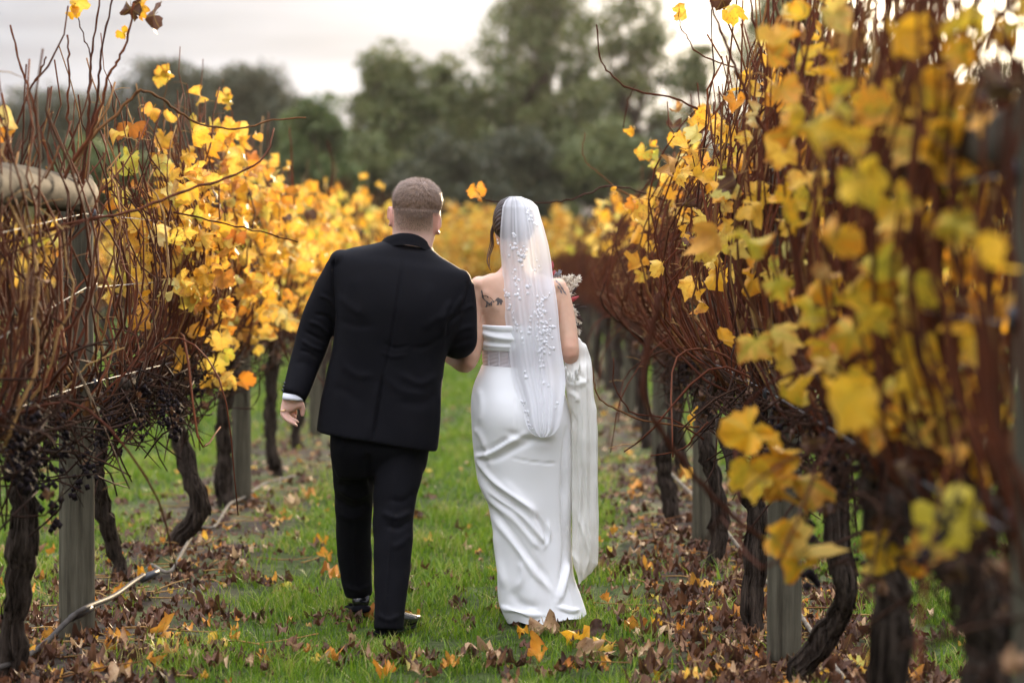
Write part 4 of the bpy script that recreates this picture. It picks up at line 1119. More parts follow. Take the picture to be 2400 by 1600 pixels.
# ------------------------------------------------------------------ people: tools
def ring_loft(levels, seg=48, n=None, close=True):
    """levels: (xl, pyl, xr, pyr, Y, front, back, exponent) - a horizontal slice from the left to the right outline as the
    photograph shows them, at depth Y, reaching 'front' metres away from and 'back' metres towards the viewer"""
    L = np.array([(l + (2.3,))[:8] if len(l) == 7 else l for l in levels], float)
    if n:
        L = smooth_path(L, n)
    th = np.linspace(0, 2 * math.pi, seg, endpoint=False)
    V = []
    for xl, pl, xr, pr, Y, fr, bk, ex in L:
        a, b = W(xl, pl, Y), W(xr, pr, Y)
        c = (a + b) / 2; h = (b - a) / 2
        ct = np.sign(np.cos(th)) * np.abs(np.cos(th)) ** (2 / ex); st = np.sign(np.sin(th)) * np.abs(np.sin(th)) ** (2 / ex)
        p = c + ct[:, None] * h
        p[:, 1] += np.where(st > 0, st * fr, st * bk)
        V.append(p)
    m = len(L); V = np.concatenate(V)
    i = np.arange(m - 1)[:, None] * seg; j = np.arange(seg)[None]; j2 = (j + 1) % seg
    G = [np.stack([i + j, i + seg + j, i + seg + j2, i + j2], -1).reshape(-1, 4)]
    if close:
        G += [np.arange(seg)[None], (np.arange(seg)[::-1] + (m - 1) * seg)[None]]
    return V, G
def limb(pts, radii, n=24, sides=20, flat=None):
    P = smooth_path([W(*p) for p in pts], n)
    r = np.interp(np.linspace(0, 1, n), np.linspace(0, 1, len(radii)), radii)
    f = None if flat is None else np.interp(np.linspace(0, 1, n), np.linspace(0, 1, len(flat)), flat)
    return tube(P, r, sides, flat=f)
def blob(c, r, seg=16):
    c = np.asarray(c, float); r = np.broadcast_to(np.asarray(r, float), (3,))
    u = np.linspace(0.02, math.pi - 0.02, seg // 2 + 1)
    th = np.linspace(0, 2 * math.pi, seg, endpoint=False)
    V = np.array([[math.sin(a) * math.cos(t), math.sin(a) * math.sin(t), math.cos(a)] for a in u for t in th]) * r + c
    m = len(u)
    i = np.arange(m - 1)[:, None] * seg; j = np.arange(seg)[None]; j2 = (j + 1) % seg
    return V, [np.stack([i + j, i + seg + j, i + seg + j2, i + j2], -1).reshape(-1, 4), np.arange(seg)[::-1][None], (np.arange(seg) + (m - 1) * seg)[None]]
def fuse(parts, voxel, smooth=3):
    "one continuous surface round overlapping closed shapes -> vertices, quads"
    a = Acc()
    for V, G in parts:
        a.add(V, G)
    me = mesh_np('fuse', np.concatenate(a.V), [np.concatenate(f) for f in a.F.values()])
    o = bpy.data.objects.new('fuse', me); COL.objects.link(o)
    md = o.modifiers.new('r', 'REMESH'); md.mode = 'VOXEL'; md.voxel_size = voxel
    dg = bpy.context.evaluated_depsgraph_get()
    ev = o.evaluated_get(dg); m2 = ev.to_mesh()
    V = np.empty(len(m2.vertices) * 3, np.float32); m2.vertices.foreach_get('co', V); V = V.reshape(-1, 3).astype(float)
    tot = np.empty(len(m2.polygons), np.int32); m2.polygons.foreach_get('loop_total', tot)
    idx = np.empty(len(m2.loops), np.int32); m2.loops.foreach_get('vertex_index', idx)
    assert (tot == 4).all()
    F = idx.reshape(-1, 4).copy()
    ev.to_mesh_clear(); bpy.data.objects.remove(o); bpy.data.meshes.remove(me)
    return relax(V, F, smooth), F
def edges_of(F):
    E_ = np.concatenate([F[:, [i, (i + 1) % F.shape[1]]] for i in range(F.shape[1])])
    return E_
def relax(V, F, it, w=0.6, mask=None):
    E_ = edges_of(F)
    cnt = np.bincount(E_.ravel(), minlength=len(V))[:, None] + 1e-9
    for _ in range(it):
        s = np.zeros_like(V)
        for k in range(3):
            s[:, k] = np.bincount(E_[:, 0], V[E_[:, 1], k], len(V)) + np.bincount(E_[:, 1], V[E_[:, 0], k], len(V))
        T_ = V + (s / cnt - V) * w
        V = T_ if mask is None else V + (T_ - V) * mask[:, None]
    return V
def normals(V, F):
    nrm_ = np.cross(V[F[:, 2]] - V[F[:, 0]], V[F[:, 3]] - V[F[:, 1]])
    out = np.zeros_like(V)
    for k in range(4):
        for c in range(3):
            out[:, c] += np.bincount(F[:, k], nrm_[:, c], len(V))
    return unit(out)
def project(V):
    return np.stack([CX + V[:, 0] / V[:, 1] * FPX, HY + (EYE - V[:, 2]) / V[:, 1] * FPX], -1)
def crease(V, F, strokes, facing=True):
    "raise (+) or sink (-) cloth along folds: (points, half width px, height m)"
    nn = normals(V, F); q = project(V)
    disp = np.zeros(len(V))
    face = np.clip(-nn[:, 1] * 2.5 + 0.4, 0, 1) if facing else np.ones(len(V))
    for pts, wpx, amp in strokes:
        P = smooth_path(np.array(pts, float), 24)
        best = np.full(len(V), 1e9); tt = np.zeros(len(V))
        lo = P.min(0) - 4 * wpx; hi = P.max(0) + 4 * wpx
        sel = np.where(((q > lo) & (q < hi)).all(1))[0]
        for k in range(len(P) - 1):
            a, b = P[k], P[k + 1]; ab = b - a
            u = np.clip(((q[sel] - a) @ ab) / (ab @ ab + 1e-9), 0, 1)
            d = np.hypot(*(q[sel] - a - u[:, None] * ab).T)
            m = d < best[sel]
            best[sel[m]] = d[m]; tt[sel[m]] = (k + u[m]) / (len(P) - 1)
        f = np.exp(-(best / wpx) ** 2) * np.clip(np.minimum(tt, 1 - tt) * 5, 0.12, 1)
        disp += amp * f
    return V + nn * (disp * face)[:, None]
def cloth_noise(V, F, s, amp, seed):
    return V + normals(V, F) * (amp * snoise(V, s, seed, 3))[:, None]
def hand(wrist, to, thumb, palm_n, s=1.0, curl=0.5):
    "palm, four unequal bent fingers and a thumb; axes: to = towards the fingertips, thumb = towards the thumb, palm_n = out of the palm"
    w = np.asarray(wrist, float); a = unit(np.asarray(to, float)); t = unit(np.asarray(thumb, float)); n = unit(np.asarray(palm_n, float))
    out = [tube([w - a * 0.03 * s, w + a * 0.015 * s, w + a * 0.05 * s, w + a * 0.085 * s], np.array([0.026, 0.030, 0.040, 0.040]) * s, 14, flat=np.array([0.022, 0.020, 0.016, 0.013]) * s)]
    # align the flat axis of the palm with its normal by rebuilding it directly
    P = []
    for k, (f, hw, ht) in enumerate(((-0.03, 0.026, 0.021), (0.0, 0.028, 0.020), (0.03, 0.036, 0.017), (0.06, 0.041, 0.015), (0.088, 0.040, 0.012))):
        th = np.linspace(0, 2 * math.pi, 14, endpoint=False)
        P.append(w + a * f * s + np.cos(th)[:, None] * t * hw * s + np.sin(th)[:, None] * n * ht * s)
    V = np.concatenate(P); i = np.arange(4)[:, None] * 14; j = np.arange(14)[None]; j2 = (j + 1) % 14
    out = [(V, [np.stack([i + j, i + j2, i + 14 + j2, i + 14 + j], -1).reshape(-1, 4), np.arange(14)[::-1][None], (np.arange(14) + 56)[None]])]
    for k, L_ in enumerate((0.072, 0.082, 0.077, 0.060)):
        b = w + a * 0.078 * s + t * (0.030 - 0.020 * k) * s
        c = curl * (0.9 + 0.12 * k)
        d1 = unit(a * math.cos(c * 0.5) + n * math.sin(c * 0.5)); d2 = unit(a * math.cos(c * 1.4) + n * math.sin(c * 1.4)); d3 = unit(a * math.cos(c * 2.1) + n * math.sin(c * 2.1))
        p1 = b + d1 * L_ * 0.45 * s; p2 = p1 + d2 * L_ * 0.33 * s; p3 = p2 + d3 * L_ * 0.24 * s
        out.append(tube(smooth_path([b - a * 0.02 * s, b, p1, p2, p3], 14), np.interp(np.linspace(0, 1, 14), [0, 0.3, 0.7, 0.95, 1], np.array([0.0095, 0.0095, 0.0085, 0.0075, 0.005]) * s), 10))
    b = w + a * 0.022 * s + t * 0.026 * s
    p1 = b + unit(t * 0.75 + a * 0.8 + n * 0.3) * 0.036 * s; p2 = p1 + unit(a + t * 0.25 + n * 0.3) * 0.032 * s; p3 = p2 + unit(a + n * 0.35) * 0.024 * s
    out.append(tube(smooth_path([b - a * 0.01 * s, b, p1, p2, p3], 14), np.interp(np.linspace(0, 1, 14), [0, 0.3, 0.7, 0.95, 1], np.array([0.015, 0.014, 0.0105, 0.009, 0.006]) * s), 10))
    return out

# ------------------------------------------------------------------ people: materials
def skin_mat(name, col, dark, hair=(0.085, 0.048, 0.03)):
    m, t = new_mat(name)
    v = coords(t)
    n = noise_tex(t, v, 14, 4); n2 = noise_tex(t, v, 420, 2)
    c = ramp(t, n, [(0.35, dark), (0.65, col)])
    fd = math_node(t, 'MULTIPLY', attr(t, 'stubble'), ramp(t, n2, [(0.3, 0.7), (0.7, 1.0)]))
    c = mix_rgb(t, fd, c, hair)
    c = mix_rgb(t, attr(t, 'flush'), c, (0.62, 0.20, 0.14))
    b = principled(t, c, 0.48, 0.4, Subsurface_Weight=0.18, Subsurface_Scale=0.012)
    t.links.new(bump(t, n2, 0.06, 0.001), b.inputs['Normal'])
    return finish(m, b.outputs[0])
def cloth_mat(name, col, rough=0.75, spec=0.3, scale=900, bmp=0.12, sheen=0.0, trans=0.0, tcol=None, var=0.06):
    m, t = new_mat(name)
    v = coords(t)
    n = noise_tex(t, v, scale, 2); n1 = noise_tex(t, v, 6, 3)
    c = ramp(t, n1, [(0.3, tuple(q * (1 - var) for q in col)), (0.7, tuple(q * (1 + var) for q in col))])
    b = principled(t, c, rough, spec, Sheen_Weight=sheen, Sheen_Roughness=0.5)
    t.links.new(bump(t, n, bmp, 0.001), b.inputs['Normal'])
    s = b.outputs[0]
    if trans:
        tr = N(t, 'ShaderNodeBsdfTranslucent'); tr.inputs[0].default_value = (*(tcol or col), 1)
        mx = N(t, 'ShaderNodeMixShader'); mx.inputs[0].default_value = trans
        t.links.new(s, mx.inputs[1]); t.links.new(tr.outputs[0], mx.inputs[2]); s = mx.outputs[0]
    return finish(m, s)
def sheer_mat(name, col, base, amp, stripe=None):
    "fine net: partly open, denser where the cloth is gathered"
    m, t = new_mat(name)
    d = N(t, 'ShaderNodeBsdfDiffuse'); d.inputs[0].default_value = (*col, 1)
    tr = N(t, 'ShaderNodeBsdfTranslucent'); tr.inputs[0].default_value = (*col, 1)
    mx = N(t, 'ShaderNodeMixShader'); mx.inputs[0].default_value = 0.4
    t.links.new(d.outputs[0], mx.inputs[1]); t.links.new(tr.outputs[0], mx.inputs[2])
    tp = N(t, 'ShaderNodeBsdfTransparent')
    m2 = N(t, 'ShaderNodeMixShader')
    f = math_node(t, 'MULTIPLY_ADD', attr(t, 'gather'), amp, base, clamp=True)
    t.links.new(f, m2.inputs[0]); t.links.new(tp.outputs[0], m2.inputs[1]); t.links.new(mx.outputs[0], m2.inputs[2])
    return finish(m, m2.outputs[0])
M['skin_m'] = skin_mat('fair_skin', (0.66, 0.43, 0.335), (0.58, 0.36, 0.275))
M['skin_f'] = skin_mat('tanned_skin', (0.64, 0.40, 0.28), (0.57, 0.335, 0.225))
M['suit'] = cloth_mat('black_wool', (0.0062, 0.0060, 0.0078), 0.7, 0.06, 700, 0.15, sheen=0.0)
M['shirt'] = cloth_mat('white_shirt', (0.76, 0.76, 0.82), 0.7, 0.3)
def patent():
    m, t = new_mat('patent_leather')
    b = principled(t, (0.006, 0.006, 0.007), 0.12, 0.6, Coat_Weight=0.6, Coat_Roughness=0.05)
    return finish(m, b.outputs[0])
M['patent'] = patent()
M['dress'] = cloth_mat('white_crepe', (0.87, 0.868, 0.865), 0.5, 0.35, 1200, 0.05, sheen=0.05, var=0.01)
M['train'] = cloth_mat('ivory_lining', (0.86, 0.85, 0.80), 0.6, 0.3, 1000, 0.05, trans=0.25, var=0.015)
M['veil'] = sheer_mat('veil_tulle', (0.93, 0.93, 0.95), 0.30, 0.60)
M['corset'] = sheer_mat('corset_mesh', (0.84, 0.81, 0.84), 0.82, 0.18)
M['petal'] = cloth_mat('white_petal', (0.92, 0.92, 0.94), 0.7, 0.2, 300, 0.05, trans=0.45, var=0.01)
def hair_mat(name, stops, rough=0.45):
    m, t = new_mat(name)
    c = ramp(t, attr(t, 'rnd'), stops)
    n = noise_tex(t, coords(t, (1, 1, 0.35)), 160, 3)
    c = mix_rgb(t, ramp(t, n, [(0.4, 0.0), (0.7, 0.55)]), c, tuple(q * 0.5 for q in stops[0][1]))
    b = principled(t, c, rough, 0.4)
    t.links.new(bump(t, n, 0.5, 0.003), b.inputs['Normal'])
    return finish(m, b.outputs[0])
M['hair_m'] = hair_mat('short_brown_hair', [(0, (0.105, 0.058, 0.034)), (0.5, (0.18, 0.105, 0.064)), (1, (0.30, 0.19, 0.12))])
M['hair_f'] = hair_mat('dark_brown_hair', [(0, (0.020, 0.011, 0.008)), (0.6, (0.042, 0.022, 0.015)), (1, (0.14, 0.062, 0.028))], 0.35)
def metal(name, col):
    m, t = new_mat(name)
    return finish(m, principled(t, col, 0.2, 0.5, Metallic=1.0).outputs[0])
M['gold'] = metal('gold', (0.85, 0.6, 0.3)); M['pearl'] = cloth_mat('pearl', (0.85, 0.83, 0.8), 0.15, 0.6, 40, 0)
M['faded_ink'] = cloth_mat('faded_ink', (0.20, 0.17, 0.165), 0.55, 0.3, 200, 0.0, var=0.3)
M['ink'] = cloth_mat('tattoo_ink', (0.085, 0.070, 0.066), 0.55, 0.3, 200, 0.0, var=0.25)

# ------------------------------------------------------------------ the man
YM = 9.3
man = thing('person', (W(900, 1500, 9.28)[0], 9.28, 0), 'person in black suit walking away, arm in arm with the bride', 'person')
tilt = 0.0
HEAD = [(970, 425, 992, 427, 9.32, 0.02, 0.02), (955, 428, 1006, 432, 9.32, 0.050, 0.048), (940, 436, 1018, 441, 9.32, 0.078, 0.072), (928, 454, 1029, 460, 9.32, 0.10, 0.088), (923, 475, 1033, 481, 9.32, 0.11, 0.095), (922, 500, 1031, 506, 9.32, 0.11, 0.092),
        (921, 522, 1026, 528, 9.325, 0.105, 0.078), (920, 540, 1020, 548, 9.33, 0.095, 0.066), (919, 556, 1016, 566, 9.33, 0.08, 0.062), (914, 572, 1012, 584, 9.33, 0.07, 0.066), (905, 590, 1012, 602, 9.33, 0.07, 0.07), (880, 620, 1030, 632, 9.32, 0.07, 0.07)]
jaw = [(948, 500, 1020, 503, 9.40, 0.04, 0.05), (944, 530, 1020, 536, 9.40, 0.045, 0.05), (950, 556, 1018, 562, 9.40, 0.04, 0.05), (966, 574, 1010, 578, 9.40, 0.03, 0.04)]
parts = [ring_loft(HEAD, 32, 40), ring_loft(jaw, 20, 14)]
parts.append(tube([W(988, 498, 9.43), W(989, 515, 9.455), W(990, 528, 9.46)], [0.010, 0.015, 0.013], 10))          # nose
parts.append(blob(W(990, 546, 9.437), (0.022, 0.010, 0.009)))                                                     # mouth
for ex in (966, 1010):
    parts.append(blob(W(ex, 496, 9.415), (0.015, 0.012, 0.011)))                                                  # brows and lids
def ear(cpx, cpy, Y, s, sgn):
    pts = []
    for a in np.linspace(-0.4, 5.2, 14):
        rr = 0.0065 * s
        c = W(cpx, cpy, Y)
        pts.append(c + np.array((sgn * 0.004 * math.cos(a) * 1.6, 0.014 * math.cos(a) * s, 0.031 * math.sin(a) * s)))
    c = W(cpx, cpy, Y)
    return [tube(np.array(pts), 0.0062 * s, 8), blob(c + (-sgn * 0.005, 0.004, 0.002), (0.009 * s, 0.013 * s, 0.026 * s)), blob(c + (-sgn * 0.003, 0.006, -0.027 * s), (0.007, 0.009, 0.010))]
parts += ear(914, 507, 9.325, 1.12, -1) + ear(1028, 526, 9.325, 1.15, 1)
# torso, legs and arms below the clothes
parts.append(ring_loft([(905, 590, 1015, 605, 9.33, 0.06, 0.06), (830, 615, 1070, 655, 9.32, 0.08, 0.08), (805, 680, 1070, 720, 9.31, 0.09, 0.09), (805, 800, 1025, 810, 9.31, 0.10, 0.09), (800, 950, 1005, 960, 9.31, 0.10, 0.09), (800, 1080, 990, 1090, 9.31, 0.08, 0.08)], 28, 24))
parts.append(limb([(810, 640, 9.31), (752, 770, 9.34), (712, 860, 9.31), (690, 925, 9.27), (687, 945, 9.26)], [0.05, 0.046, 0.042, 0.034, 0.027, 0.026]))
parts.append(limb([(1080, 690, 9.31), (1080, 770, 9.31), (1078, 800, 9.33), (1055, 795, 9.48), (1030, 785, 9.62), (1010, 780, 9.70)], [0.05, 0.042, 0.042, 0.038, 0.032, 0.027]))
parts.append(limb([(845, 1040, 9.33), (828, 1165, 9.47), (828, 1270, 9.56), (836, 1395, 9.62)], [0.075, 0.06, 0.052, 0.04]))
parts.append(limb([(940, 1050, 9.30), (920, 1200, 9.24), (916, 1320, 9.17), (910, 1465, 9.12)], [0.075, 0.06, 0.052, 0.04]))
# left hand hanging, palm turned back, fingers curled
hy = 9.262
def fing(pts, rr):
    P = smooth_path([W(*p) for p in pts], 14)
    return tube(P, np.interp(np.linspace(0, 1, 14), np.linspace(0, 1, len(rr)), rr), 10)
parts.append(ring_loft([(662, 926, 706, 932, hy, 0.020, 0.018), (660, 938, 711, 942, hy, 0.020, 0.018), (657, 950, 712, 951, hy, 0.018, 0.019), (657, 960, 697, 958, hy, 0.017, 0.018), (658, 968, 692, 963, hy, 0.014, 0.013)], 20, 16))
parts.append(fing([(663, 955, hy - 0.006), (660, 969, hy - 0.012), (671, 984, hy - 0.020), (687, 993, hy - 0.018), (697, 999, hy - 0.014)], [0.0092, 0.0090, 0.0080, 0.0072, 0.005]))
parts.append(fing([(670, 956, hy), (669, 967, hy - 0.002), (680, 979, hy - 0.006), (692, 985, hy - 0.003), (700, 990, hy + 0.002)], [0.0092, 0.0088, 0.0078, 0.0070, 0.005]))
parts.append(fing([(680, 955, hy + 0.006), (680, 965, hy + 0.014), (688, 974, hy + 0.018), (695, 979, hy + 0.022)], [0.0092, 0.0088, 0.0078, 0.0055]))
parts.append(fing([(689, 953, hy + 0.012), (691, 963, hy + 0.028), (693, 969, hy + 0.036), (694, 974, hy + 0.040)], [0.0090, 0.0085, 0.0075, 0.0055]))
parts.append(fing([(700, 944, hy), (707, 953, hy + 0.004), (708, 964, hy + 0.006), (708, 971, hy + 0.006), (709, 977, hy + 0.006)], [0.014, 0.0125, 0.011, 0.0095, 0.006]))
parts += hand(W(1012, 780, 9.70), (-0.5, 0.6, -0.2), (0.2, 0.3, 0.9), (-0.6, -0.4, 0.1), 1.05, 0.6)
Vb, Fb = fuse(parts, 0.0044, 3)
q = project(Vb)
z_hair = 491 + (q[:, 0] - 975) * 0.06
st = np.clip((538 - (q[:, 1] - (q[:, 0] - 975) * 0.06)) / 42, 0, 1) ** 1.1 * 1.0 * (Vb[:, 2] > 1.3)
st *= np.clip((9.42 - Vb[:, 1]) / 0.05, 0, 1)
earm = (np.abs(q[:, 0] - 916) < 8) & (np.abs(q[:, 1] - 507) < 26) | (np.abs(q[:, 0] - 1024) < 9) & (np.abs(q[:, 1] - 526) < 26)
flush = np.where(earm, 0.45, 0.0) + np.where((q[:, 0] < 720) & (q[:, 1] > 935), 0.16, 0)
body = obj('body', Vb, Fb, M['skin_m'], man, True, {'stubble': np.where(earm, 0, st), 'flush': flush})
# ring
c = smooth_path([W(664, 956, hy - 0.008), W(662, 968, hy - 0.012)], 3)[1]
rp = np.array([c + np.array((0.0112 * math.cos(a), 0.0112 * math.sin(a), 0.002 * math.cos(a))) for a in np.linspace(0, 2 * math.pi, 20)])
V, G = tube(rp, 0.0022, 6, caps=False)
obj('wedding_ring', V, G, M['gold'], body)
# hair: close cap, and short strands standing out of it
HC = [(972, 421, 992, 422, 9.32, 0.02, 0.02), (955, 424, 1008, 427, 9.32, 0.055, 0.052), (938, 432, 1022, 437, 9.32, 0.082, 0.078), (925, 450, 1034, 456, 9.32, 0.105, 0.094), (921, 470, 1037, 476, 9.32, 0.111, 0.0975), (922, 486, 1033, 492, 9.32, 0.109, 0.094), (926, 500, 1027, 506, 9.32, 0.10, 0.086)]
Vh, Gh = ring_loft(HC, 64, 26)
qh = project(Vh)
Vh = Vh + unit(Vh - W(978, 480, 9.32)) * (0.0022 * snoise(Vh, 60, 5, 2))[:, None]
cut = Vh[:, 1] > 9.40
hobj = obj('hair', Vh, Gh, M['hair_m'], man, True, {'rnd': np.clip(0.35 + 0.4 * snoise(Vh, 40, 8, 2), 0, 1)})
hc = W(978, 478, 9.32)
ac = Acc(); rh = np.random.default_rng(5)
quad = Gh[0]
crown = W(992, 438, 9.26)
for k in range(7000):
    f = quad[rh.integers(0, len(quad))]; u, v = rh.random(2)
    p = (Vh[f[0]] * (1 - u) + Vh[f[1]] * u) * (1 - v) + (Vh[f[3]] * (1 - u) + Vh[f[2]] * u) * v
    nrm_ = unit(p - hc)
    away = p - crown; away -= nrm_ * (away @ nrm_); away = unit(away + rh.normal(0, 0.004, 3))
    L_ = rh.uniform(0.010, 0.020) * (1.25 if p[2] > crown[2] - 0.02 else (1.0 if p[2] > 1.665 else 0.5))
    d = unit(nrm_ * rh.uniform(0.06, 0.32) + away * rh.uniform(0.7, 1.0) + rh.normal(0, 0.12, 3)) * L_
    s = unit(np.cross(d, nrm_)) * 0.0007
    b = p - nrm_ * 0.001
    ac.add([b - s, b + s, b + d * 0.6 + s * 0.7 + nrm_ * 0.001, b + d * 0.6 - s * 0.7 + nrm_ * 0.001, b + d], [np.array([[0, 1, 2, 3]]), np.array([[3, 2, 4]])], rnd=np.clip(rh.normal(0.5, 0.14) + 0.3 * (p[2] - 1.69) / 0.05 * 0.5, 0.1, 1))
bodyb = BVHTree.FromPolygons([tuple(v) for v in Vb], [tuple(int(a) for a in f) for f in Fb])
EYEP = Vector((0, 0, EYE))
for k in range(1100):          # clipped sides: shorter and sparser towards the neck
    f = rh.random() ** 2.0
    px = rh.uniform(920, 1036); py = 490 + (px - 975) * 0.05 + 50 * f
    d = (Vector(W(px, py, 9.3)) - EYEP).normalized()
    loc, n_, _, _ = bodyb.ray_cast(EYEP, d)
    if loc is None or loc.z < 1.48 or (px > 1012 and py > 505) or loc.y > 9.42: continue
    p = np.array(loc); nn_ = np.array(n_); L_ = 0.009 * (1 - f) + 0.0025
    dd = unit(np.array((rh.normal(0, 0.2), 0, -1.0)) + nn_ * rh.uniform(0.1, 0.4)) * L_
    s = unit(np.cross(dd, nn_)) * 0.0006
    ac.add([p - s, p + s, p + dd * 0.6 + s * 0.7 + nn_ * 0.001, p + dd * 0.6 - s * 0.7 + nn_ * 0.001, p + dd + nn_ * 0.001], [np.array([[0, 1, 2, 3]]), np.array([[3, 2, 4]])], rnd=rh.uniform(0.1, 0.8))
o = ac.obj('hair_strands', M['hair_m'], hobj); o['kind'] = 'stuff'
# jacket
JT = [(903, 566, 1012, 584, 9.325, 0.07, 0.075, 2.3), (868, 574, 1032, 600, 9.32, 0.085, 0.088, 2.3), (806, 585, 1068, 622, 9.315, 0.095, 0.10, 2.4), (786, 606, 1094, 646, 9.31, 0.105, 0.118, 2.6), (781, 650, 1100, 690, 9.31, 0.125, 0.14, 2.7), (782, 705, 1092, 735, 9.31, 0.135, 0.15, 2.8),
      (785, 752, 1075, 780, 9.31, 0.14, 0.145, 2.8), (780, 815, 1046, 830, 9.31, 0.14, 0.135, 2.8), (768, 870, 1037, 890, 9.31, 0.145, 0.135, 2.8), (754, 940, 1032, 965, 9.31, 0.15, 0.145, 2.8), (744, 995, 1027, 1035, 9.31, 0.155, 0.155, 2.8), (741, 1009, 1024, 1057, 9.31, 0.157, 0.157, 2.8)]
jp = [ring_loft(JT, 64, 60)]
jp.append(limb([(806, 622, 9.31), (778, 680, 9.325), (750, 745, 9.34), (732, 800, 9.34), (712, 858, 9.32), (693, 912, 9.275), (685, 930, 9.26)], [0.060, 0.068, 0.069, 0.066, 0.058, 0.050, 0.047], 34, 24))
jp.append(blob(W(800, 608, 9.31), (0.045, 0.075, 0.042)))
jp.append(limb([(1076, 668, 9.31), (1082, 715, 9.31), (1082, 765, 9.31), (1079, 800, 9.335), (1058, 800, 9.46), (1038, 795, 9.58)], [0.058, 0.058, 0.062, 0.064, 0.058, 0.050], 34, 24))
jp.append(blob(W(1078, 660, 9.31), (0.046, 0.07, 0.050)))
Vj, Fj = fuse(jp, 0.0052, 6)
Vj = cloth_noise(Vj, Fj, 3.2, 0.004, 31)
Vj = crease(Vj, Fj, [
    ([(786, 590), (779, 640), (781, 700), (786, 752)], 2.6, -0.010), ([(776, 600), (768, 650), (770, 700)], 9, 0.006),
    ([(1102, 650), (1094, 700), (1078, 735), (1052, 760), (1045, 815)], 5, -0.009),
    ([(948, 590), (935, 680), (922, 760), (908, 840), (898, 880)], 2.2, -0.007), ([(898, 870), (886, 950), (872, 1045)], 2.6, -0.014), ([(886, 890), (874, 960), (860, 1034)], 8, 0.005),
    ([(790, 690), (820, 718), (856, 738)], 10, 0.004), ([(788, 748), (835, 764), (880, 762)], 8, -0.003), ([(1062, 735), (1020, 748), (985, 775)], 9, 0.004), ([(1045, 785), (1000, 812), (960, 815)], 7, -0.003), ([(830, 640), (850, 700), (846, 760)], 16, 0.004), ([(1010, 660), (1000, 720), (1010, 780)], 16, 0.004),
    ([(1060, 700), (1040, 740), (1042, 790)], 8, 0.007), ([(1090, 690), (1066, 720), (1054, 745)], 6, 0.006),
    ([(800, 850), (835, 878), (880, 880)], 9, 0.004), ([(775, 905), (810, 918), (850, 950)], 12, -0.003), ([(1036, 872), (985, 898), (930, 872)], 9, 0.005), ([(1034, 915), (990, 945), (925, 940)], 12, -0.004), ([(900, 880), (940, 915), (1000, 925)], 8, 0.003),
    ([(895, 800), (925, 815), (960, 808)], 5, -0.003), ([(890, 822), (920, 835), (955, 830)], 5, 0.003),
    ([(745, 690), (775, 705), (785, 735)], 4, 0.006), ([(735, 735), (765, 742), (786, 765)], 4, -0.007), ([(722, 752), (750, 764), (775, 790)], 4, 0.008), ([(712, 775), (740, 790), (768, 805)], 3.5, -0.008), ([(705, 795), (730, 812), (760, 822)], 4, 0.007), ([(700, 820), (722, 826), (748, 842)], 4, -0.005), ([(690, 850), (715, 850), (738, 868)], 7, -0.003),
    ([(1060, 790), (1085, 770), (1112, 765)], 6, 0.005), ([(1056, 810), (1085, 800), (1115, 792)], 6, -0.005), ([(1075, 735), (1095, 720), (1112, 715)], 5, 0.005),
    ([(1030, 905), (1027, 980), (1020, 1050)], 6, 0.005), ([(765, 900), (752, 960), (748, 1005)], 8, 0.004)])
jacket = obj('jacket', Vj, Fj, M['suit'], man)
# collar: a turned band standing round the neck
def collar_ring(off, dz, thick):
    pts = [(898, 578, 9.42), (900, 566, 9.36), (912, 556, 9.285), (940, 548, 9.250), (972, 551, 9.252), (996, 565, 9.29), (1010, 584, 9.35), (1012, 598, 9.42)]
    return smooth_path([W(*p) for p in pts], 40)
Cp = collar_ring(0, 0, 0)
cc = W(955, 570, 9.34)
outw = Cp - cc; outw[:, 2] = 0; outw = unit(outw)
prof_ = [(0.000, -0.030, 0.004), (0.002, 0.0, 0.006), (0.006, 0.003, 0.0), (0.011, -0.002, 0.0), (0.014, -0.022, 0.0), (0.020, -0.042, 0.0)]
Vc = np.concatenate([Cp + outw * a + np.array((0, 0, b)) for a, b, _ in prof_])
m_ = len(Cp); i = np.arange(len(prof_) - 1)[:, None] * m_; j = np.arange(m_ - 1)[None]
Fc = np.stack([i + j, i + j + 1, i + m_ + j + 1, i + m_ + j], -1).reshape(-1, 4)
obj('collar', Vc, Fc, M['suit'], jacket)
# sleeve buttons and cuff
for k in range(3):
    V, G = blob(W(662 + 2.2 * k, 914 - 8 * k, 9.232 + 0.002 * k), (0.0055, 0.003, 0.0055), 10)
    obj('sleeve_button', V, G, M['patent'], jacket)
V, G = ring_loft([(663, 920, 711, 926, 9.262, 0.034, 0.034), (661, 930, 711, 935, 9.26, 0.033, 0.034), (661, 935, 710, 939, 9.26, 0.032, 0.033), (667, 935, 705, 938, 9.26, 0.026, 0.026)], 32, None)
obj('shirt_cuff', V, G, M['shirt'], man)
# trousers
tp = [ring_loft([(786, 960, 1008, 985, 9.31, 0.10, 0.10, 2.5), (776, 1000, 1012, 1020, 9.31, 0.115, 0.115, 2.5), (772, 1040, 1006, 1060, 9.31, 0.12, 0.125, 2.5), (776, 1085, 998, 1095, 9.315, 0.10, 0.10, 2.4), (790, 1120, 985, 1120, 9.32, 0.07, 0.07, 2.3)], 48, 24),
      limb([(832, 1020, 9.32), (829, 1090, 9.38), (828, 1165, 9.47), (827, 1240, 9.53), (830, 1320, 9.59), (836, 1380, 9.62), (838, 1398, 9.625)], [0.098, 0.088, 0.077, 0.071, 0.066, 0.059, 0.054], 40, 28),
      limb([(940, 1040, 9.31), (930, 1120, 9.27), (921, 1200, 9.235), (921, 1270, 9.20), (915, 1370, 9.15), (910, 1440, 9.12), (908, 1478, 9.11)], [0.104, 0.094, 0.079, 0.074, 0.066, 0.058, 0.056], 40, 28)]
Vt, Ft = fuse(tp, 0.0055, 5)
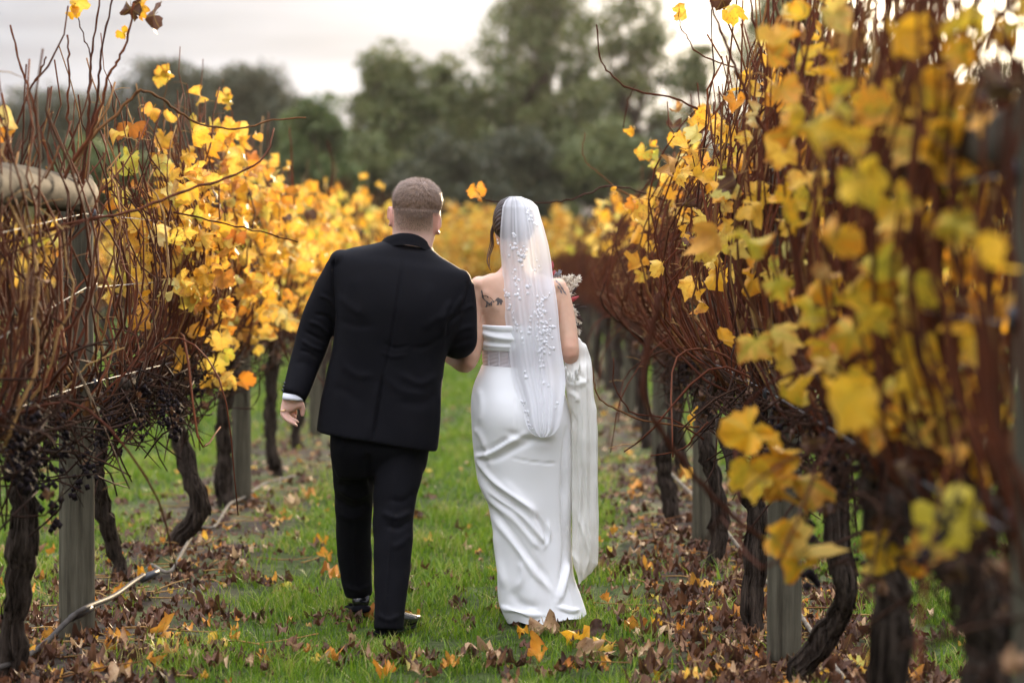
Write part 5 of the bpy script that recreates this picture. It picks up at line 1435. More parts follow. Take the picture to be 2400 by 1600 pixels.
Vt = cloth_noise(Vt, Ft, 4.0, 0.004, 41)
Vt = crease(Vt, Ft, [([(785, 1140), (830, 1165), (868, 1150)], 7, 0.009), ([(780, 1165), (825, 1192), (868, 1178)], 8, -0.008), ([(790, 1130), (820, 1140), (850, 1128)], 6, -0.006), ([(786, 1200), (820, 1215), (860, 1205)], 7, 0.005),
    ([(968, 1195), (930, 1215), (890, 1200)], 7, 0.008), ([(968, 1215), (935, 1238), (900, 1230)], 7, -0.007), ([(965, 1250), (940, 1275), (915, 1285)], 8, 0.005), ([(980, 1150), (945, 1175), (905, 1170)], 8, -0.005),
    ([(925, 1110), (915, 1250), (905, 1380), (900, 1470)], 3, 0.006), ([(830, 1200), (830, 1300), (838, 1395)], 3, 0.005), ([(800, 1370), (835, 1385), (868, 1372)], 6, 0.005), ([(880, 1440), (910, 1455), (942, 1440)], 6, 0.005), ([(860, 1060), (866, 1100), (871, 1150)], 7, -0.012)])
obj('trousers', Vt, Ft, M['suit'], man)
# patent shoes: heel, upper and sole
def shoe(x, y, z, yaw, pitch):
    prof2 = [(-0.105, 0.022, 0.03, 0.018), (-0.10, 0.032, 0.06, 0.0), (-0.075, 0.037, 0.082, 0.0), (-0.03, 0.038, 0.088, 0.0), (0.02, 0.042, 0.074, 0.0), (0.07, 0.049, 0.058, 0.0), (0.12, 0.048, 0.047, 0.002), (0.165, 0.040, 0.038, 0.006), (0.195, 0.024, 0.028, 0.012), (0.203, 0.010, 0.02, 0.014)]
    mat_ = Matrix.Translation((x, y, z)) @ Matrix.Rotation(yaw, 4, 'Z') @ Matrix.Rotation(pitch, 4, 'X')
    def section(rows, seg=24):
        Vs = []
        th = np.linspace(0, 2 * math.pi, seg, endpoint=False)
        for yy, hw_, top_, bot in rows:
            ct, stt = np.cos(th), np.sin(th)
            Vs.append(np.stack([np.sign(ct) * np.abs(ct) ** 0.8 * hw_, np.full(seg, yy), (top_ + bot) / 2 + np.sign(stt) * np.abs(stt) ** 0.75 * (top_ - bot) / 2], -1))
        Vs = np.concatenate(Vs); m = len(rows)
        i = np.arange(m - 1)[:, None] * seg; j = np.arange(seg)[None]; j2 = (j + 1) % seg
        Vs = np.array([mat_ @ Vector(v) for v in Vs])
        return Vs, [np.stack([i + j, i + seg + j, i + seg + j2, i + j2], -1).reshape(-1, 4), np.arange(seg)[None], (np.arange(seg)[::-1] + (m - 1) * seg)[None]]
    V1, G1 = section([(a, b, c + 0.012, d + 0.012) for a, b, c, d in prof2])
    o1 = obj('shoe', V1, G1, M['patent'], man)
    V2, G2 = section([(a, b + 0.004, 0.016 if a > -0.03 else 0.022, (0.004 if a > -0.02 else -0.008)) for a, b, c, d in prof2[:-1]])
    obj('sole', V2, G2, M['suit'], o1)
shoe(W(840, 1440, 9.66)[0], 9.675, 0.030, R(8), R(-6))
shoe(W(918, 1490, 9.12)[0], 9.20, 0.014, R(-24), R(0))
# ------------------------------------------------------------------ the bride
YB = 9.5
bride = thing('person', (W(1250, 1450, YB)[0], YB, 0), 'bride in strapless white gown and long veil, arm in arm with the man', 'person')
BH = [(1196, 466, 1218, 466, YB, 0.03, 0.03), (1176, 478, 1240, 478, YB, 0.07, 0.07), (1163, 500, 1255, 500, YB, 0.09, 0.09), (1161, 525, 1258, 525, YB, 0.095, 0.095), (1163, 548, 1256, 548, YB, 0.095, 0.085), (1168, 570, 1250, 570, YB, 0.09, 0.065), (1174, 590, 1244, 590, YB, 0.065, 0.052), (1178, 610, 1240, 610, YB, 0.052, 0.052), (1172, 630, 1246, 630, YB, 0.055, 0.06), (1150, 648, 1268, 650, YB, 0.06, 0.065)]
bp = [ring_loft(BH, 32, 36), ring_loft([(1180, 530, 1226, 530, YB + 0.06, 0.035, 0.04), (1178, 560, 1226, 560, YB + 0.06, 0.035, 0.04), (1182, 586, 1222, 586, YB + 0.06, 0.032, 0.04), (1192, 600, 1214, 600, YB + 0.06, 0.025, 0.03)], 20, 12)]
bp.append(tube([W(1203, 538, YB + 0.088), W(1203, 552, YB + 0.107), W(1203, 560, YB + 0.108)], [0.008, 0.011, 0.010], 10))
bp.append(blob(W(1203, 575, YB + 0.092), (0.019, 0.009, 0.008)))
for ex in (1184, 1222):
    bp.append(blob(W(ex, 534, YB + 0.078), (0.013, 0.010, 0.009)))
bp += ear(1165, 550, YB + 0.01, 0.85, -1) + ear(1255, 550, YB + 0.01, 0.85, 1)
bp.append(ring_loft([(1150, 640, 1270, 642, YB, 0.05, 0.06), (1122, 654, 1298, 656, YB, 0.06, 0.072), (1116, 680, 1310, 684, YB, 0.075, 0.088), (1124, 715, 1312, 720, YB, 0.09, 0.10), (1131, 752, 1304, 755, YB, 0.10, 0.10), (1134, 790, 1298, 792, YB, 0.10, 0.092), (1137, 830, 1294, 832, YB, 0.09, 0.082), (1136, 862, 1298, 864, YB, 0.09, 0.084),
                     (1122, 905, 1312, 907, YB, 0.09, 0.10), (1116, 960, 1320, 962, YB, 0.09, 0.12), (1120, 1010, 1318, 1012, YB, 0.08, 0.11), (1150, 1080, 1300, 1080, YB, 0.07, 0.08)], 40, 50))
bp.append(limb([(1122, 676, YB), (1116, 730, YB - 0.01), (1112, 800, YB - 0.04), (1094, 852, YB - 0.06), (1068, 842, YB + 0.04), (1038, 824, YB + 0.16), (1010, 808, YB + 0.22)], [0.043, 0.042, 0.038, 0.034, 0.033, 0.028, 0.023]))
bp.append(blob(W(1124, 668, YB), (0.040, 0.05, 0.036)))
bp.append(limb([(1308, 680, YB), (1319, 725, YB - 0.01), (1330, 780, YB - 0.03), (1337, 832, YB - 0.05), (1326, 818, YB + 0.07), (1305, 785, YB + 0.17), (1292, 770, YB + 0.22)], [0.043, 0.043, 0.040, 0.034, 0.033, 0.028, 0.023]))
bp.append(blob(W(1304, 672, YB), (0.042, 0.05, 0.036)))
bp += hand(W(1010, 808, YB + 0.22), (-0.7, 0.5, -0.3), (0.4, 0.5, 0.6), (0.1, -0.6, -0.6), 0.9, 0.7)
bp += hand(W(1292, 770, YB + 0.22), (-0.5, 0.5, 0.5), (0.2, -0.3, 0.9), (-0.4, -0.8, 0.1), 0.9, 0.9)
bp.append(limb([(1180, 1020, YB), (1195, 1200, YB + 0.05), (1210, 1390, YB + 0.08), (1212, 1440, YB + 0.10)], [0.075, 0.055, 0.04, 0.032]))
bp.append(limb([(1270, 1020, YB), (1270, 1200, YB), (1272, 1390, YB - 0.02), (1272, 1440, YB)], [0.075, 0.055, 0.04, 0.032]))
Vb, Fb = fuse(bp, 0.0060, 2)
Vb = crease(Vb, Fb, [([(1124, 700), (1128, 735), (1130, 765)], 3, -0.006), ([(1212, 640), (1208, 720), (1206, 770)], 9, -0.006), ([(1130, 680), (1150, 700), (1165, 735)], 10, 0.005), ([(1282, 690), (1264, 715), (1258, 745)], 10, 0.005), ([(1309, 700), (1307, 740), (1306, 765)], 3, -0.006)])
bbody = obj('body', Vb, Fb, M['skin_f'], bride, True, {'stubble': np.zeros(len(Vb)), 'flush': np.clip(0.25 - np.hypot(project(Vb)[:, 0] - 1338, (project(Vb)[:, 1] - 830) * 0.6) / 120, 0, 1) + np.clip(0.25 - np.hypot(project(Vb)[:, 0] - 1092, project(Vb)[:, 1] - 856) / 120, 0, 1)})
bvh = BVHTree.FromPolygons([tuple(v) for v in Vb], [tuple(int(a) for a in f) for f in Fb])
EYEP = Vector((0, 0, EYE))
def on_skin(px, py, lift=0.0012):
    p = W(px, py, YB)
    d = (Vector(p) - EYEP).normalized()
    loc, n_, i_, _ = bvh.ray_cast(EYEP, d)
    if loc is None:
        return np.array(p)
    return np.array(loc + n_ * lift)
def ink(polys, name, mat='ink'):
    a = Acc()
    for poly in polys:
        tri = tessellate_polygon([[Vector((x_, y_, 0)) for x_, y_ in poly]])
        a.add([on_skin(*p) for p in poly], np.array([list(t_) for t_ in tri]))
    o = a.obj(name, M[mat], bbody)
    return o
def el(pts):      # tattoo traced on a 1882 px wide enlargement of the shoulder blade
    return [(1080 + 0.06376 * a, 640 + 0.06376 * b) for a, b in pts]
ink([el([(755, 615), (800, 650), (815, 720), (815, 790), (850, 825), (930, 815), (1000, 840), (1030, 890), (1100, 895), (1160, 960), (1210, 1020), (1240, 1040), (1235, 1075), (1190, 1070), (1155, 1030), (1150, 1100), (1155, 1190), (1110, 1195), (1090, 1120), (1070, 1195), (1030, 1200), (1020, 1130), (1000, 1110), (990, 1210), (960, 1245), (905, 1250), (935, 1160), (945, 1090), (920, 1030), (860, 980), (800, 910), (780, 860), (775, 760), (752, 680)])], 'elephant_tattoo')
ink([el([(1240, 1030), (1290, 960), (1330, 910), (1390, 895), (1440, 935), (1490, 945), (1540, 1000), (1565, 1080), (1520, 1050), (1505, 1160), (1455, 1165), (1440, 1095), (1410, 1090), (1405, 1165), (1370, 1165), (1310, 1180), (1345, 1100), (1330, 1030), (1290, 1015), (1250, 1045)])], 'calf_tattoo')
sh = []
for k, (a, b) in enumerate((((1301, 655), (1308, 664)), ((1306, 660), (1316, 672)), ((1312, 668), (1322, 682)), ((1318, 678), (1328, 692)), ((1306, 668), (1312, 678)), ((1312, 676), (1318, 690)))):
    dx, dy = b[0] - a[0], b[1] - a[1]; L_ = math.hypot(dx, dy); nx_, ny_ = -dy / L_ * 2.2, dx / L_ * 2.2
    mx_, my_ = (a[0] + b[0]) / 2, (a[1] + b[1]) / 2
    sh.append([a, (mx_ + nx_, my_ + ny_), b, (mx_ - nx_, my_ - ny_)])
ink(sh, 'leaf_tattoo', 'faded_ink')
# earring
for k, (px, py) in enumerate(((1166, 562), (1168, 570))):
    V, G = blob(W(px, py, YB - 0.02), 0.006 if k else 0.004, 10)
    obj('earring', V, G, M['pearl'], bbody)
# hair: swept back into a low knot, with loose strands by the ear
HB = [(1194, 461, 1216, 461, YB, 0.03, 0.03), (1172, 472, 1242, 472, YB, 0.075, 0.078), (1159, 495, 1259, 495, YB, 0.09, 0.10), (1155, 518, 1263, 518, YB - 0.005, 0.085, 0.108), (1157, 538, 1260, 538, YB - 0.02, 0.07, 0.095), (1166, 552, 1252, 552, YB - 0.03, 0.05, 0.08), (1184, 564, 1236, 564, YB - 0.045, 0.03, 0.055)]
V1 = ring_loft(HB, 48, 30)
bun = blob(W(1212, 545, YB - 0.085), (0.045, 0.035, 0.040), 24)
Vh, Fh = fuse([V1, bun], 0.005, 3)
Vh = Vh + normals(Vh, Fh) * (0.0018 * np.sin(Vh[:, 2] * 330 + Vh[:, 1] * 260 + 2 * snoise(Vh, 14, 2, 2)))[:, None]
hb = obj('hair', Vh, Fh, M['hair_f'], bride, True, {'rnd': np.clip(0.3 + 0.35 * snoise(Vh, 30, 8, 2), 0, 1)})
for pts, r in (([(1160, 520, YB + 0.03), (1152, 545, YB + 0.035), (1153, 570, YB + 0.035), (1146, 595, YB + 0.03), (1142, 612, YB + 0.02), (1150, 634, YB + 0.01)], 0.0048), ([(1162, 522, YB + 0.03), (1155, 548, YB + 0.035), (1156, 575, YB + 0.035), (1148, 600, YB + 0.03), (1147, 625, YB + 0.02)], 0.004),
               ([(1160, 515, YB + 0.04), (1151, 540, YB + 0.04), (1149, 570, YB + 0.04), (1142, 600, YB + 0.03), (1145, 622, YB + 0.02)], 0.0028)):
    P = smooth_path([W(*p) for p in pts], 22)
    V, G = tube(P, np.linspace(r, r * 0.4, 22), 8, flat=np.linspace(r, r * 0.4, 22) * 0.55)
    obj('loose_strand', V, G, M['hair_f'], hb, True, {'rnd': np.linspace(0.5, 1.0, 22).repeat(8)})
# gown: folded band, sheer corset, skirt
def shell(levels, n, seg, thick=0.0):
    V, G = ring_loft(levels, seg, n, close=False)
    return V, G[0]
band = [(1126, 760, 1309, 764, YB, 0.112, 0.112), (1124, 764, 1310, 768, YB, 0.118, 0.118), (1124, 790, 1306, 794, YB, 0.116, 0.112), (1126, 814, 1302, 817, YB, 0.108, 0.103), (1128, 820, 1300, 822, YB, 0.104, 0.098)]
Vd, Fd = shell(band, 40, 120)
Vd = crease(Vd, Fd, [([(1120, 778), (1160, 790), (1220, 795), (1310, 790)], 5, 0.006), ([(1120, 792), (1150, 802), (1200, 806)], 4, -0.005), ([(1120, 770), (1180, 779), (1310, 778)], 4, -0.004), ([(1122, 806), (1180, 812), (1300, 812)], 4, 0.004)])
obj('bodice_band', Vd, Fd, M['dress'], bride)
cor = [(1129, 816, 1300, 818, YB, 0.10, 0.095), (1130, 840, 1299, 842, YB, 0.097, 0.090), (1131, 858, 1300, 868, YB, 0.098, 0.092), (1126, 872, 1306, 896, YB, 0.10, 0.098)]
Vd, Fd = shell(cor, 26, 160)
qd = project(Vd)
gather = 0.35 + 0.35 * np.sin(qd[:, 1] * 0.55 + qd[:, 0] * 0.16 + 1.5 * np.sin(qd[:, 0] * 0.06))
Vd2 = Vd + normals(Vd, Fd) * (0.0012 * np.sin(qd[:, 1] * 0.7 + qd[:, 0] * 0.2))[:, None]
corset = obj('sheer_corset', Vd2, Fd, M['corset'], bride, True, {'gather': gather})
for bx_ in (1150, 1172, 1194, 1216, 1240, 1264, 1286):
    P = [on_skin(bx_, yy, 0.012) for yy in np.linspace(818, 878, 10)]
    V, G = tube(np.array(P), 0.0034, 6, flat=0.0010)
    obj('boning', V, G, M['corset'], corset, True, {'gather': np.full(len(V), 0.6)})
SK = [(1131, 855, 1300, 864, YB, 0.10, 0.096, 2.2), (1127, 864, 1305, 878, YB, 0.104, 0.100, 2.2), (1112, 900, 1322, 912, YB, 0.112, 0.118, 2.3), (1104, 945, 1334, 950, YB, 0.12, 0.140, 2.3), (1104, 990, 1340, 992, YB, 0.12, 0.145, 2.3), (1110, 1060, 1342, 1058, YB, 0.12, 0.13, 2.3), (1121, 1128, 1342, 1120, YB, 0.13, 0.12, 2.3), (1145, 1187, 1341, 1180, YB, 0.14, 0.115, 2.3),
      (1157, 1287, 1338, 1270, YB, 0.16, 0.12, 2.3), (1164, 1361, 1342, 1345, YB, 0.18, 0.13, 2.3), (1173, 1420, 1360, 1400, YB, 0.20, 0.14, 2.3), (1186, 1446, 1370, 1432, YB, 0.21, 0.15, 2.3), (1192, 1456, 1372, 1442, YB, 0.21, 0.155, 2.3)]
Vd, Fd = shell(SK, 190, 220)
Vd = cloth_noise(Vd, Fd, 2.6, 0.005, 51)
Z3 = lambda pts: [(640 + 0.3699 * a, 980 + 0.3699 * b) for a, b in pts]
folds = [
    (Z3([(1275, 235), (1350, 235), (1500, 150), (1640, 80)]), 7, 0.010), (Z3([(1280, 215), (1380, 190), (1500, 120)]), 6, -0.010), (Z3([(1280, 250), (1400, 260), (1520, 200), (1700, 110)]), 8, -0.007),
    (Z3([(1275, 225), (1320, 300), (1400, 400), (1560, 520), (1640, 580), (1650, 640)]), 7, 0.011), (Z3([(1290, 310), (1380, 440), (1500, 540), (1600, 610)]), 7, -0.010), (Z3([(1340, 440), (1450, 520), (1560, 600), (1700, 760), (1730, 800)]), 6, 0.010),
    (Z3([(1300, 380), (1380, 520), (1520, 640), (1640, 780), (1700, 835)]), 8, 0.008), (Z3([(1360, 540), (1480, 690), (1640, 900), (1760, 1050)]), 9, -0.008), (Z3([(1375, 600), (1500, 760), (1640, 960), (1780, 1120)]), 9, 0.009),
    (Z3([(1640, 590), (1700, 680), (1740, 760), (1720, 830)]), 6, -0.010), (Z3([(1740, 650), (1750, 760), (1710, 840)]), 5, 0.009), (Z3([(1400, 700), (1430, 900), (1480, 1100)]), 10, 0.007), (Z3([(1860, 300), (1840, 600), (1850, 850), (1800, 1150)]), 7, -0.012), (Z3([(1880, 900), (1840, 1050), (1800, 1200)]), 7, 0.012),
    (Z3([(1560, 900), (1580, 1000), (1540, 1100)]), 10, 0.006), (Z3([(1500, 1080), (1560, 1180), (1700, 1200)]), 12, -0.007), (Z3([(1440, 1190), (1560, 1240), (1720, 1250)]), 6, 0.008), (Z3([(1800, 1200), (1880, 1230), (1960, 1210)]), 6, 0.008),
    (Z3([(1500, 250), (1650, 278), (1840, 290)]), 1.8, -0.004), ([(1215, 900), (1208, 960), (1212, 1040)], 2.0, -0.003), ([(1110, 1000), (1130, 1030), (1150, 1100)], 8, 0.006), ([(1330, 990), (1322, 1080), (1318, 1180)], 7, -0.010),
    ([(1122, 905), (1128, 950), (1124, 1000)], 9, 0.004), ([(1180, 1010), (1240, 1030), (1300, 1036)], 9, -0.006), ([(1170, 1120), (1230, 1180), (1270, 1260)], 12, 0.006)]
Vd = crease(Vd, Fd, [(a, w_ * 0.85, h_ * 1.3) for a, w_, h_ in folds])
# vertical fall and an uneven hem near the ground
qd = project(Vd); low_ = np.clip((qd[:, 1] - 1180) / 280, 0, 1)
ang = np.arctan2(Vd[:, 1] - YB, Vd[:, 0] - W(1260, 1300, YB)[0])
Vd = Vd + normals(Vd, Fd) * (low_ * 0.008 * np.sin(ang * 7 + 1.0))[:, None]
hemm = np.clip((qd[:, 1] - 1400) / 50, 0, 1)
Vd[:, 2] = np.maximum(Vd[:, 2] + hemm * 0.004 * np.sin(ang * 5), 0.012)
skirt = obj('skirt', Vd, Fd, M['dress'], bride)
# train gathered up over the forearm and hanging at her side
TR = [(1340, 786, 1356, 788, YB - 0.02, 0.02, 0.02, 2.2), (1334, 796, 1366, 798, YB - 0.02, 0.045, 0.02, 2.2), (1330, 812, 1376, 812, YB - 0.02, 0.055, 0.022, 2.2), (1324, 840, 1382, 838, YB - 0.02, 0.06, 0.02, 2.2), (1322, 868, 1386, 861, YB - 0.02, 0.06, 0.045, 2.2), (1326, 900, 1390, 900, YB - 0.02, 0.06, 0.06, 2.2), (1333, 940, 1395, 940, YB - 0.02, 0.06, 0.06, 2.2),
      (1337, 980, 1398, 980, YB - 0.02, 0.06, 0.06, 2.2), (1338, 1060, 1401, 1060, YB - 0.02, 0.06, 0.055, 2.2), (1340, 1165, 1403, 1165, YB - 0.02, 0.055, 0.05, 2.2), (1341, 1260, 1404, 1260, YB - 0.02, 0.05, 0.045, 2.2), (1343, 1313, 1403, 1310, YB - 0.02, 0.045, 0.04, 2.2), (1350, 1345, 1398, 1328, YB - 0.02, 0.03, 0.03, 2.2), (1357, 1371, 1364, 1366, YB - 0.02, 0.01, 0.01, 2.2)]
Vd, Fd = shell(TR, 150, 140)
Vd = crease(Vd, Fd, [([(1350, 960), (1348, 1080), (1352, 1200), (1350, 1300)], 4, -0.014), ([(1362, 900), (1366, 1050), (1362, 1180), (1372, 1300)], 4, 0.010), ([(1378, 830), (1384, 950), (1386, 1100), (1384, 1250)], 4, -0.009), ([(1392, 900), (1395, 1050), (1396, 1200)], 3, 0.007), ([(1360, 1060), (1368, 1160), (1362, 1260)], 4, -0.010),
    ([(1372, 990), (1375, 1120), (1378, 1230), (1390, 1320)], 4, 0.010), ([(1330, 890), (1350, 900), (1384, 888)], 7, 0.010), ([(1334, 915), (1352, 930), (1352, 945)], 5, 0.012), ([(1335, 955), (1345, 990), (1352, 1010)], 4, -0.010), ([(1345, 1180), (1360, 1225), (1380, 1300), (1370, 1350)], 4, 0.010), ([(1340, 870), (1362, 880), (1384, 905)], 5, -0.008), ([(1340, 1290), (1356, 1320), (1362, 1355)], 4, 0.010)])
Vd = cloth_noise(Vd, Fd, 5, 0.004, 61)
Vd = Vd + normals(Vd, Fd) * (0.0014 * np.sin(project(Vd)[:, 0] * 0.45 + 0.6 * np.sin(project(Vd)[:, 1] * 0.012)))[:, None]
train = obj('train', Vd, Fd, M['train'], bride)
# frilled edge of the train under the elbow
fr = []
for k in range(40):
    u = k / 39
    fr.append(W(1320 + 42 * u, 846 + 30 * math.sin(u * math.pi) + 4 * math.sin(u * 25), YB - 0.085 + 0.01 * math.sin(u * 31)))
fr = np.array(fr)
dn = np.stack([0.004 * np.sin(np.arange(40) * 1.1), -0.006 + 0.012 * np.cos(np.arange(40) * 0.9), np.full(40, -0.018) + 0.006 * np.sin(np.arange(40) * 0.7)], -1)
Vf = np.concatenate([fr, fr + dn, fr + dn * 1.7 + (0, 0.03, -0.01)])
i = np.arange(2)[:, None] * 40; j = np.arange(39)[None]
obj('ruffle', Vf, np.stack([i + j, i + j + 1, i + 40 + j + 1, i + 40 + j], -1).reshape(-1, 4), M['train'], train)
# veil: two layers of tulle gathered at the crown
VL = np.array([  # py, xl, xr, centre depth towards the viewer, edge depth
    (461, 1196, 1218, -0.060, -0.035), (470, 1184, 1246, -0.104, -0.075), (485, 1177, 1261, -0.125, -0.095), (534, 1172, 1275, -0.155, -0.105), (595, 1174, 1289, -0.150, -0.08), (640, 1177, 1296, -0.140, -0.05), (681, 1179, 1302, -0.145, -0.085), (771, 1187, 1311, -0.155, -0.10), (836, 1195, 1320, -0.150, -0.105), (877, 1200, 1324, -0.155, -0.11),
    (910, 1210, 1325, -0.165, -0.13), (946, 1222, 1322, -0.180, -0.15), (979, 1228, 1317, -0.190, -0.165), (1002, 1236, 1311, -0.195, -0.175), (1015, 1245, 1302, -0.195, -0.18), (1022, 1256, 1290, -0.19, -0.185), (1026, 1268, 1276, -0.185, -0.185)])
def veil_sheet(off, seed, shrink, rows=130, cols=90, vmax=1.0):
    t_ = np.linspace(0, vmax, rows) * (len(VL) - 1)
    L_ = np.stack([np.interp(t_, np.arange(len(VL)), VL[:, k]) for k in range(5)], -1)
    for k in range(1, 5):
        L_[:, k] = np.convolve(np.pad(L_[:, k], 4, mode='edge'), np.ones(9) / 9, 'valid')
    u = np.linspace(-1, 1, cols)
    r_ = np.random.default_rng(seed); fk = r_.uniform(6, 30, 7); fp = r_.uniform(0, 6.28, 7); fa = r_.uniform(0.3, 1, 7) / np.sqrt(fk / 6)
    V = []; gat = []
    for py, xl, xr, yc, ye in L_:
        h = (py - 461) / 560
        w_ = np.sum([a * np.sin(k * u + p + 0.8 * math.sin(h * 3 + p)) for k, p, a in zip(fk, fp, fa)], axis=0) / 2.5
        xm, hw_ = (xl + xr) / 2, (xr - xl) / 2 * shrink
        px = xm + hw_ * (1 + 0.02 * math.sin(h * 23 + seed)) * (u + 0.03 * np.sin(7 * u + h * 4) * (1 - u ** 2))
        Yv = YB + off + yc + (ye - yc) * np.abs(u) ** 2.2 + w_ * (0.003 + 0.012 * min(1, h * 1.6)) * (1 - 0.55 * np.abs(u))
        pyv = py + (0 if h < 0.97 else 0) + 0 * u
        X = (px - CX) / FPX * Yv; Z = EYE - (pyv - HY) / FPX * Yv
        V.append(np.stack([X, Yv, Z], -1))
        g_ = 0.5 + 0.5 * np.sin(26 * u + 2.2 * np.sin(9 * u + seed) + 0.9 * math.sin(h * 5))
        edge_ = np.exp(-((1 - np.abs(u)) / 0.035) ** 2)
        gat.append(np.clip(0.10 + 0.34 * g_ * (1 - 0.35 * h) + 0.55 * h + 0.35 * edge_ + 0.30 * np.clip(u + 0.2, 0, 1), 0, 1))
    V = np.concatenate(V); gat = np.concatenate(gat)
    i = np.arange(rows - 1)[:, None] * cols; j = np.arange(cols - 1)[None]
    return V, np.stack([i + j, i + cols + j, i + cols + j + 1, i + j + 1], -1).reshape(-1, 4), gat
Vv, Fv, gv = veil_sheet(0.0, 3, 1.0)
veil = obj('veil', Vv, Fv, M['veil'], bride, True, {'gather': gv})
V2, F2, g2_ = veil_sheet(0.028, 9, 0.93, vmax=0.97)
obj('veil_lining', V2, F2, M['veil'], veil, True, {'gather': g2_ * 0.6})
# embroidered petals on the veil
vb = BVHTree.FromPolygons([tuple(v) for v in Vv], [tuple(int(a) for a in f) for f in Fv])
th = np.linspace(0, 2 * math.pi, 9, endpoint=False)
pet = []
for k in range(3):
    e_ = [1.0, 0.8, 0.68][k]
    Vp = np.vstack([[(0, 0, 0.05)], np.stack([np.cos(th), np.sin(th) * e_, 0.06 * np.cos(2 * th + k)], -1), np.stack([np.cos(th), np.sin(th) * e_, 0.06 * np.cos(2 * th + k) - 0.04], -1)])
    Fp = [np.array([(0, 1 + a, 1 + (a + 1) % 9) for a in range(9)]), np.array([(1 + a, 10 + a, 10 + (a + 1) % 9, 1 + (a + 1) % 9) for a in range(9)])]
    me = mesh_np('petal', Vp, Fp, False); me.materials.append(M['petal']); pet.append(me)
rp_ = np.random.default_rng(12)
def petals(x0, y0, x1, y1, n, spread, r=(0.0052, 0.0082)):
    for k in range(n):
        f = (k + rp_.uniform(0, 0.8)) / n
        px = x0 + (x1 - x0) * f + rp_.normal(0, spread); py = y0 + (y1 - y0) * f + rp_.normal(0, 3)
        d = (Vector(W(px, py, YB)) - EYEP).normalized()
        loc, n_, _, _ = vb.ray_cast(EYEP, d)
        if loc is None: continue
        if n_.dot(d) > 0: n_ = -n_
        o = link('petal', pet[rp_.integers(0, 3)], None, veil)
        o.location = np.array(loc + n_ * 0.0012) - ROOT[bride.name]
        qq = n_.to_track_quat('Z', 'Y').to_euler(); qq.rotate_axis('Z', rp_.uniform(0, 6.28)); o.rotation_euler = qq
        s = rp_.uniform(*r); o.scale = (s, s, s)
for a in ((1241, 488, 1248, 520, 7, 4), (1250, 524, 1256, 530, 2, 4), (1202, 541, 1205, 570, 5, 3), (1200, 575, 1198, 600, 3, 3), (1221, 578, 1218, 622, 15, 7), (1230, 585, 1228, 610, 5, 4), (1205, 630, 1212, 700, 12, 4), (1184, 680, 1192, 698, 6, 4), (1196, 708, 1202, 735, 5, 3), (1236, 660, 1242, 690, 4, 6),
          (1262, 690, 1262, 740, 14, 9), (1275, 700, 1290, 690, 4, 5), (1268, 735, 1286, 780, 20, 9), (1278, 770, 1278, 830, 24, 8), (1262, 760, 1264, 820, 9, 5), (1266, 825, 1276, 862, 7, 5), (1240, 740, 1236, 790, 5, 6), (1208, 740, 1216, 780, 6, 4), (1222, 780, 1226, 810, 4, 3), (1278, 890, 1282, 905, 2, 3), (1306, 944, 1300, 960, 2, 2), (1222, 930, 1238, 985, 8, 3, (0.005, 0.008)), (1234, 990, 1250, 1012, 6, 3, (0.005, 0.007)), (1228, 870, 1232, 880, 2, 2), (1262, 600, 1258, 640, 3, 4)):
    petals(*a)
# ------------------------------------------------------------------ bouquet in her right hand
M['pampas'] = cloth_mat('dried_plume', (0.80, 0.75, 0.66), 0.8, 0.2, 100, 0.0, trans=0.3, var=0.15)
M['protea'] = cloth_mat('red_bud', (0.34, 0.055, 0.06), 0.6, 0.3, 60, 0.1, var=0.25)
M['dark_leaf'] = cloth_mat('burgundy_leaf', (0.035, 0.018, 0.016), 0.4, 0.4, 60, 0.1, var=0.3)
M['grey_feather'] = cloth_mat('grey_feather', (0.34, 0.38, 0.44), 0.8, 0.2, 60, 0.0, var=0.2)
hb_ = W(1298, 765, YB + 0.24)
bq = thing('bouquet', hb_, 'bouquet of dried plumes and red buds held before the bride', 'bouquet')
V, G = tube([hb_ + (-0.01, 0.02, -0.14), hb_, hb_ + (0.01, 0, 0.06)], [0.018, 0.016, 0.03], 12)
obj('stems', V, G, M['dark_twig'], bq)
def plume(a, b, n, L_, mat, nm):
    ac = Acc(); r_ = np.random.default_rng(int(a[0] + b[1]))
    p0, p1 = W(*a), W(*b)
    V, G = tube(smooth_path([hb_ + (0, 0, 0.03), p0, p1], 8), 0.0018, 4); ac.add(V, G)
    ax = unit(p1 - p0)
    for k in range(n):
        f = r_.uniform(0, 1); p = p0 + (p1 - p0) * f
        d = unit(ax * r_.uniform(0.4, 1.2) + r_.normal(0, 0.55, 3)) * L_ * (1.1 - 0.5 * f) * r_.uniform(0.5, 1)
        s = unit(np.cross(d, r_.normal(size=3))) * 0.0022
        ac.add([p - s * 0.5, p + s * 0.5, p + d * 0.6 + s, p + d * 0.6 - s, p + d], [np.array([[0, 1, 2, 3]]), np.array([[3, 2, 4]])])
    o = ac.obj(nm, M[mat], bq); o['kind'] = 'stuff'
YQ = YB + 0.10
plume((1326, 694, YQ), (1356, 650, YQ), 170, 0.036, 'pampas', 'plume')
plume((1322, 672, YQ), (1340, 646, YQ), 110, 0.030, 'pampas', 'plume')
plume((1309, 662, YQ), (1322, 652, YQ), 120, 0.032, 'pampas', 'plume')
plume((1332, 712, YQ), (1352, 736, YQ), 120, 0.028, 'pampas', 'plume')
plume((1342, 735, YQ), (1358, 754, YQ), 90, 0.028, 'pampas', 'plume')
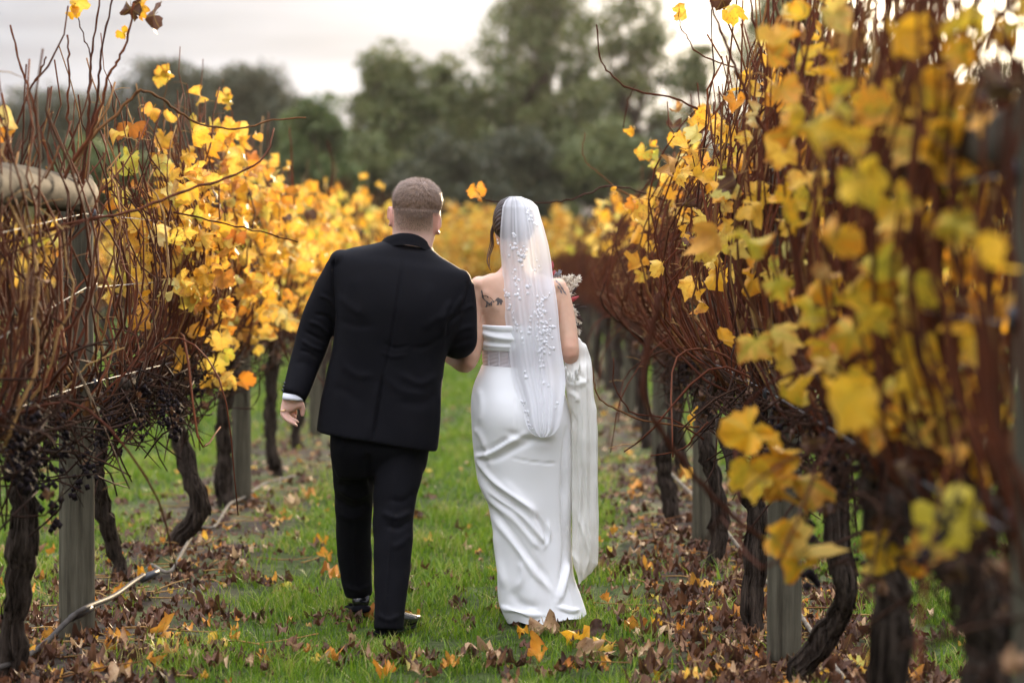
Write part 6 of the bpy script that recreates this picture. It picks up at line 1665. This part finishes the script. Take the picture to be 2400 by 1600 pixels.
plume((1346, 755, YQ), (1357, 778, YQ), 120, 0.028, 'pampas', 'plume')
plume((1298, 650, YQ), (1312, 638, YQ), 60, 0.028, 'grey_feather', 'feather')
def petal_bud(a, b, r, mat, nm):
    p0, p1 = W(*a), W(*b)
    V, G = tube(np.linspace(p0, p1, 9), r * np.array([0.35, 0.8, 1.0, 1.0, 0.92, 0.8, 0.62, 0.4, 0.12]), 12, prof=lambda i, th: 1 + 0.10 * np.sin(5 * th + i * 0.5))
    obj(nm, V, G, M[mat], bq)
petal_bud((1334, 706, YQ - 0.01), (1357, 694, YQ - 0.02), 0.009, 'protea', 'red_bud')
petal_bud((1291, 632, YQ), (1295, 612, YQ), 0.010, 'protea', 'red_bud')
petal_bud((1297, 646, YQ), (1300, 632, YQ), 0.009, 'protea', 'red_bud')
def leaf_blade(a, b, hw_, mat):
    p0, p1 = W(*a), W(*b); ax = p1 - p0; up_ = unit(np.cross(ax, (0, 1, 0.3))) * hw_
    Vl = []
    for f, w_ in ((0, 0.1), (0.25, 0.8), (0.55, 1), (0.8, 0.75), (1, 0.05)):
        Vl += [p0 + ax * f - up_ * w_, p0 + ax * f + (0, -0.003, 0), p0 + ax * f + up_ * w_]
    Fl = np.array([(3 * k + c, 3 * k + c + 1, 3 * k + c + 4, 3 * k + c + 3) for k in range(4) for c in range(2)])
    o = obj('dark_leaf', Vl, Fl, M[mat], bq)
for a, b, w_ in (((1356, 720, YQ), (1376, 719, YQ), 0.0045), ((1345, 728, YQ), (1362, 744, YQ), 0.006), ((1344, 722, YQ), (1358, 712, YQ), 0.005), ((1340, 738, YQ), (1350, 756, YQ), 0.005), ((1310, 656, YQ - 0.03), (1326, 674, YQ - 0.03), 0.008), ((1340, 690, YQ - 0.03), (1352, 672, YQ - 0.03), 0.006), ((1350, 740, YQ - 0.03), (1368, 752, YQ - 0.03), 0.007), ((1346, 760, YQ - 0.03), (1362, 770, YQ - 0.03), 0.006), ((1328, 700, YQ), (1338, 716, YQ), 0.006)):
    leaf_blade(a, b, w_, 'dark_leaf')
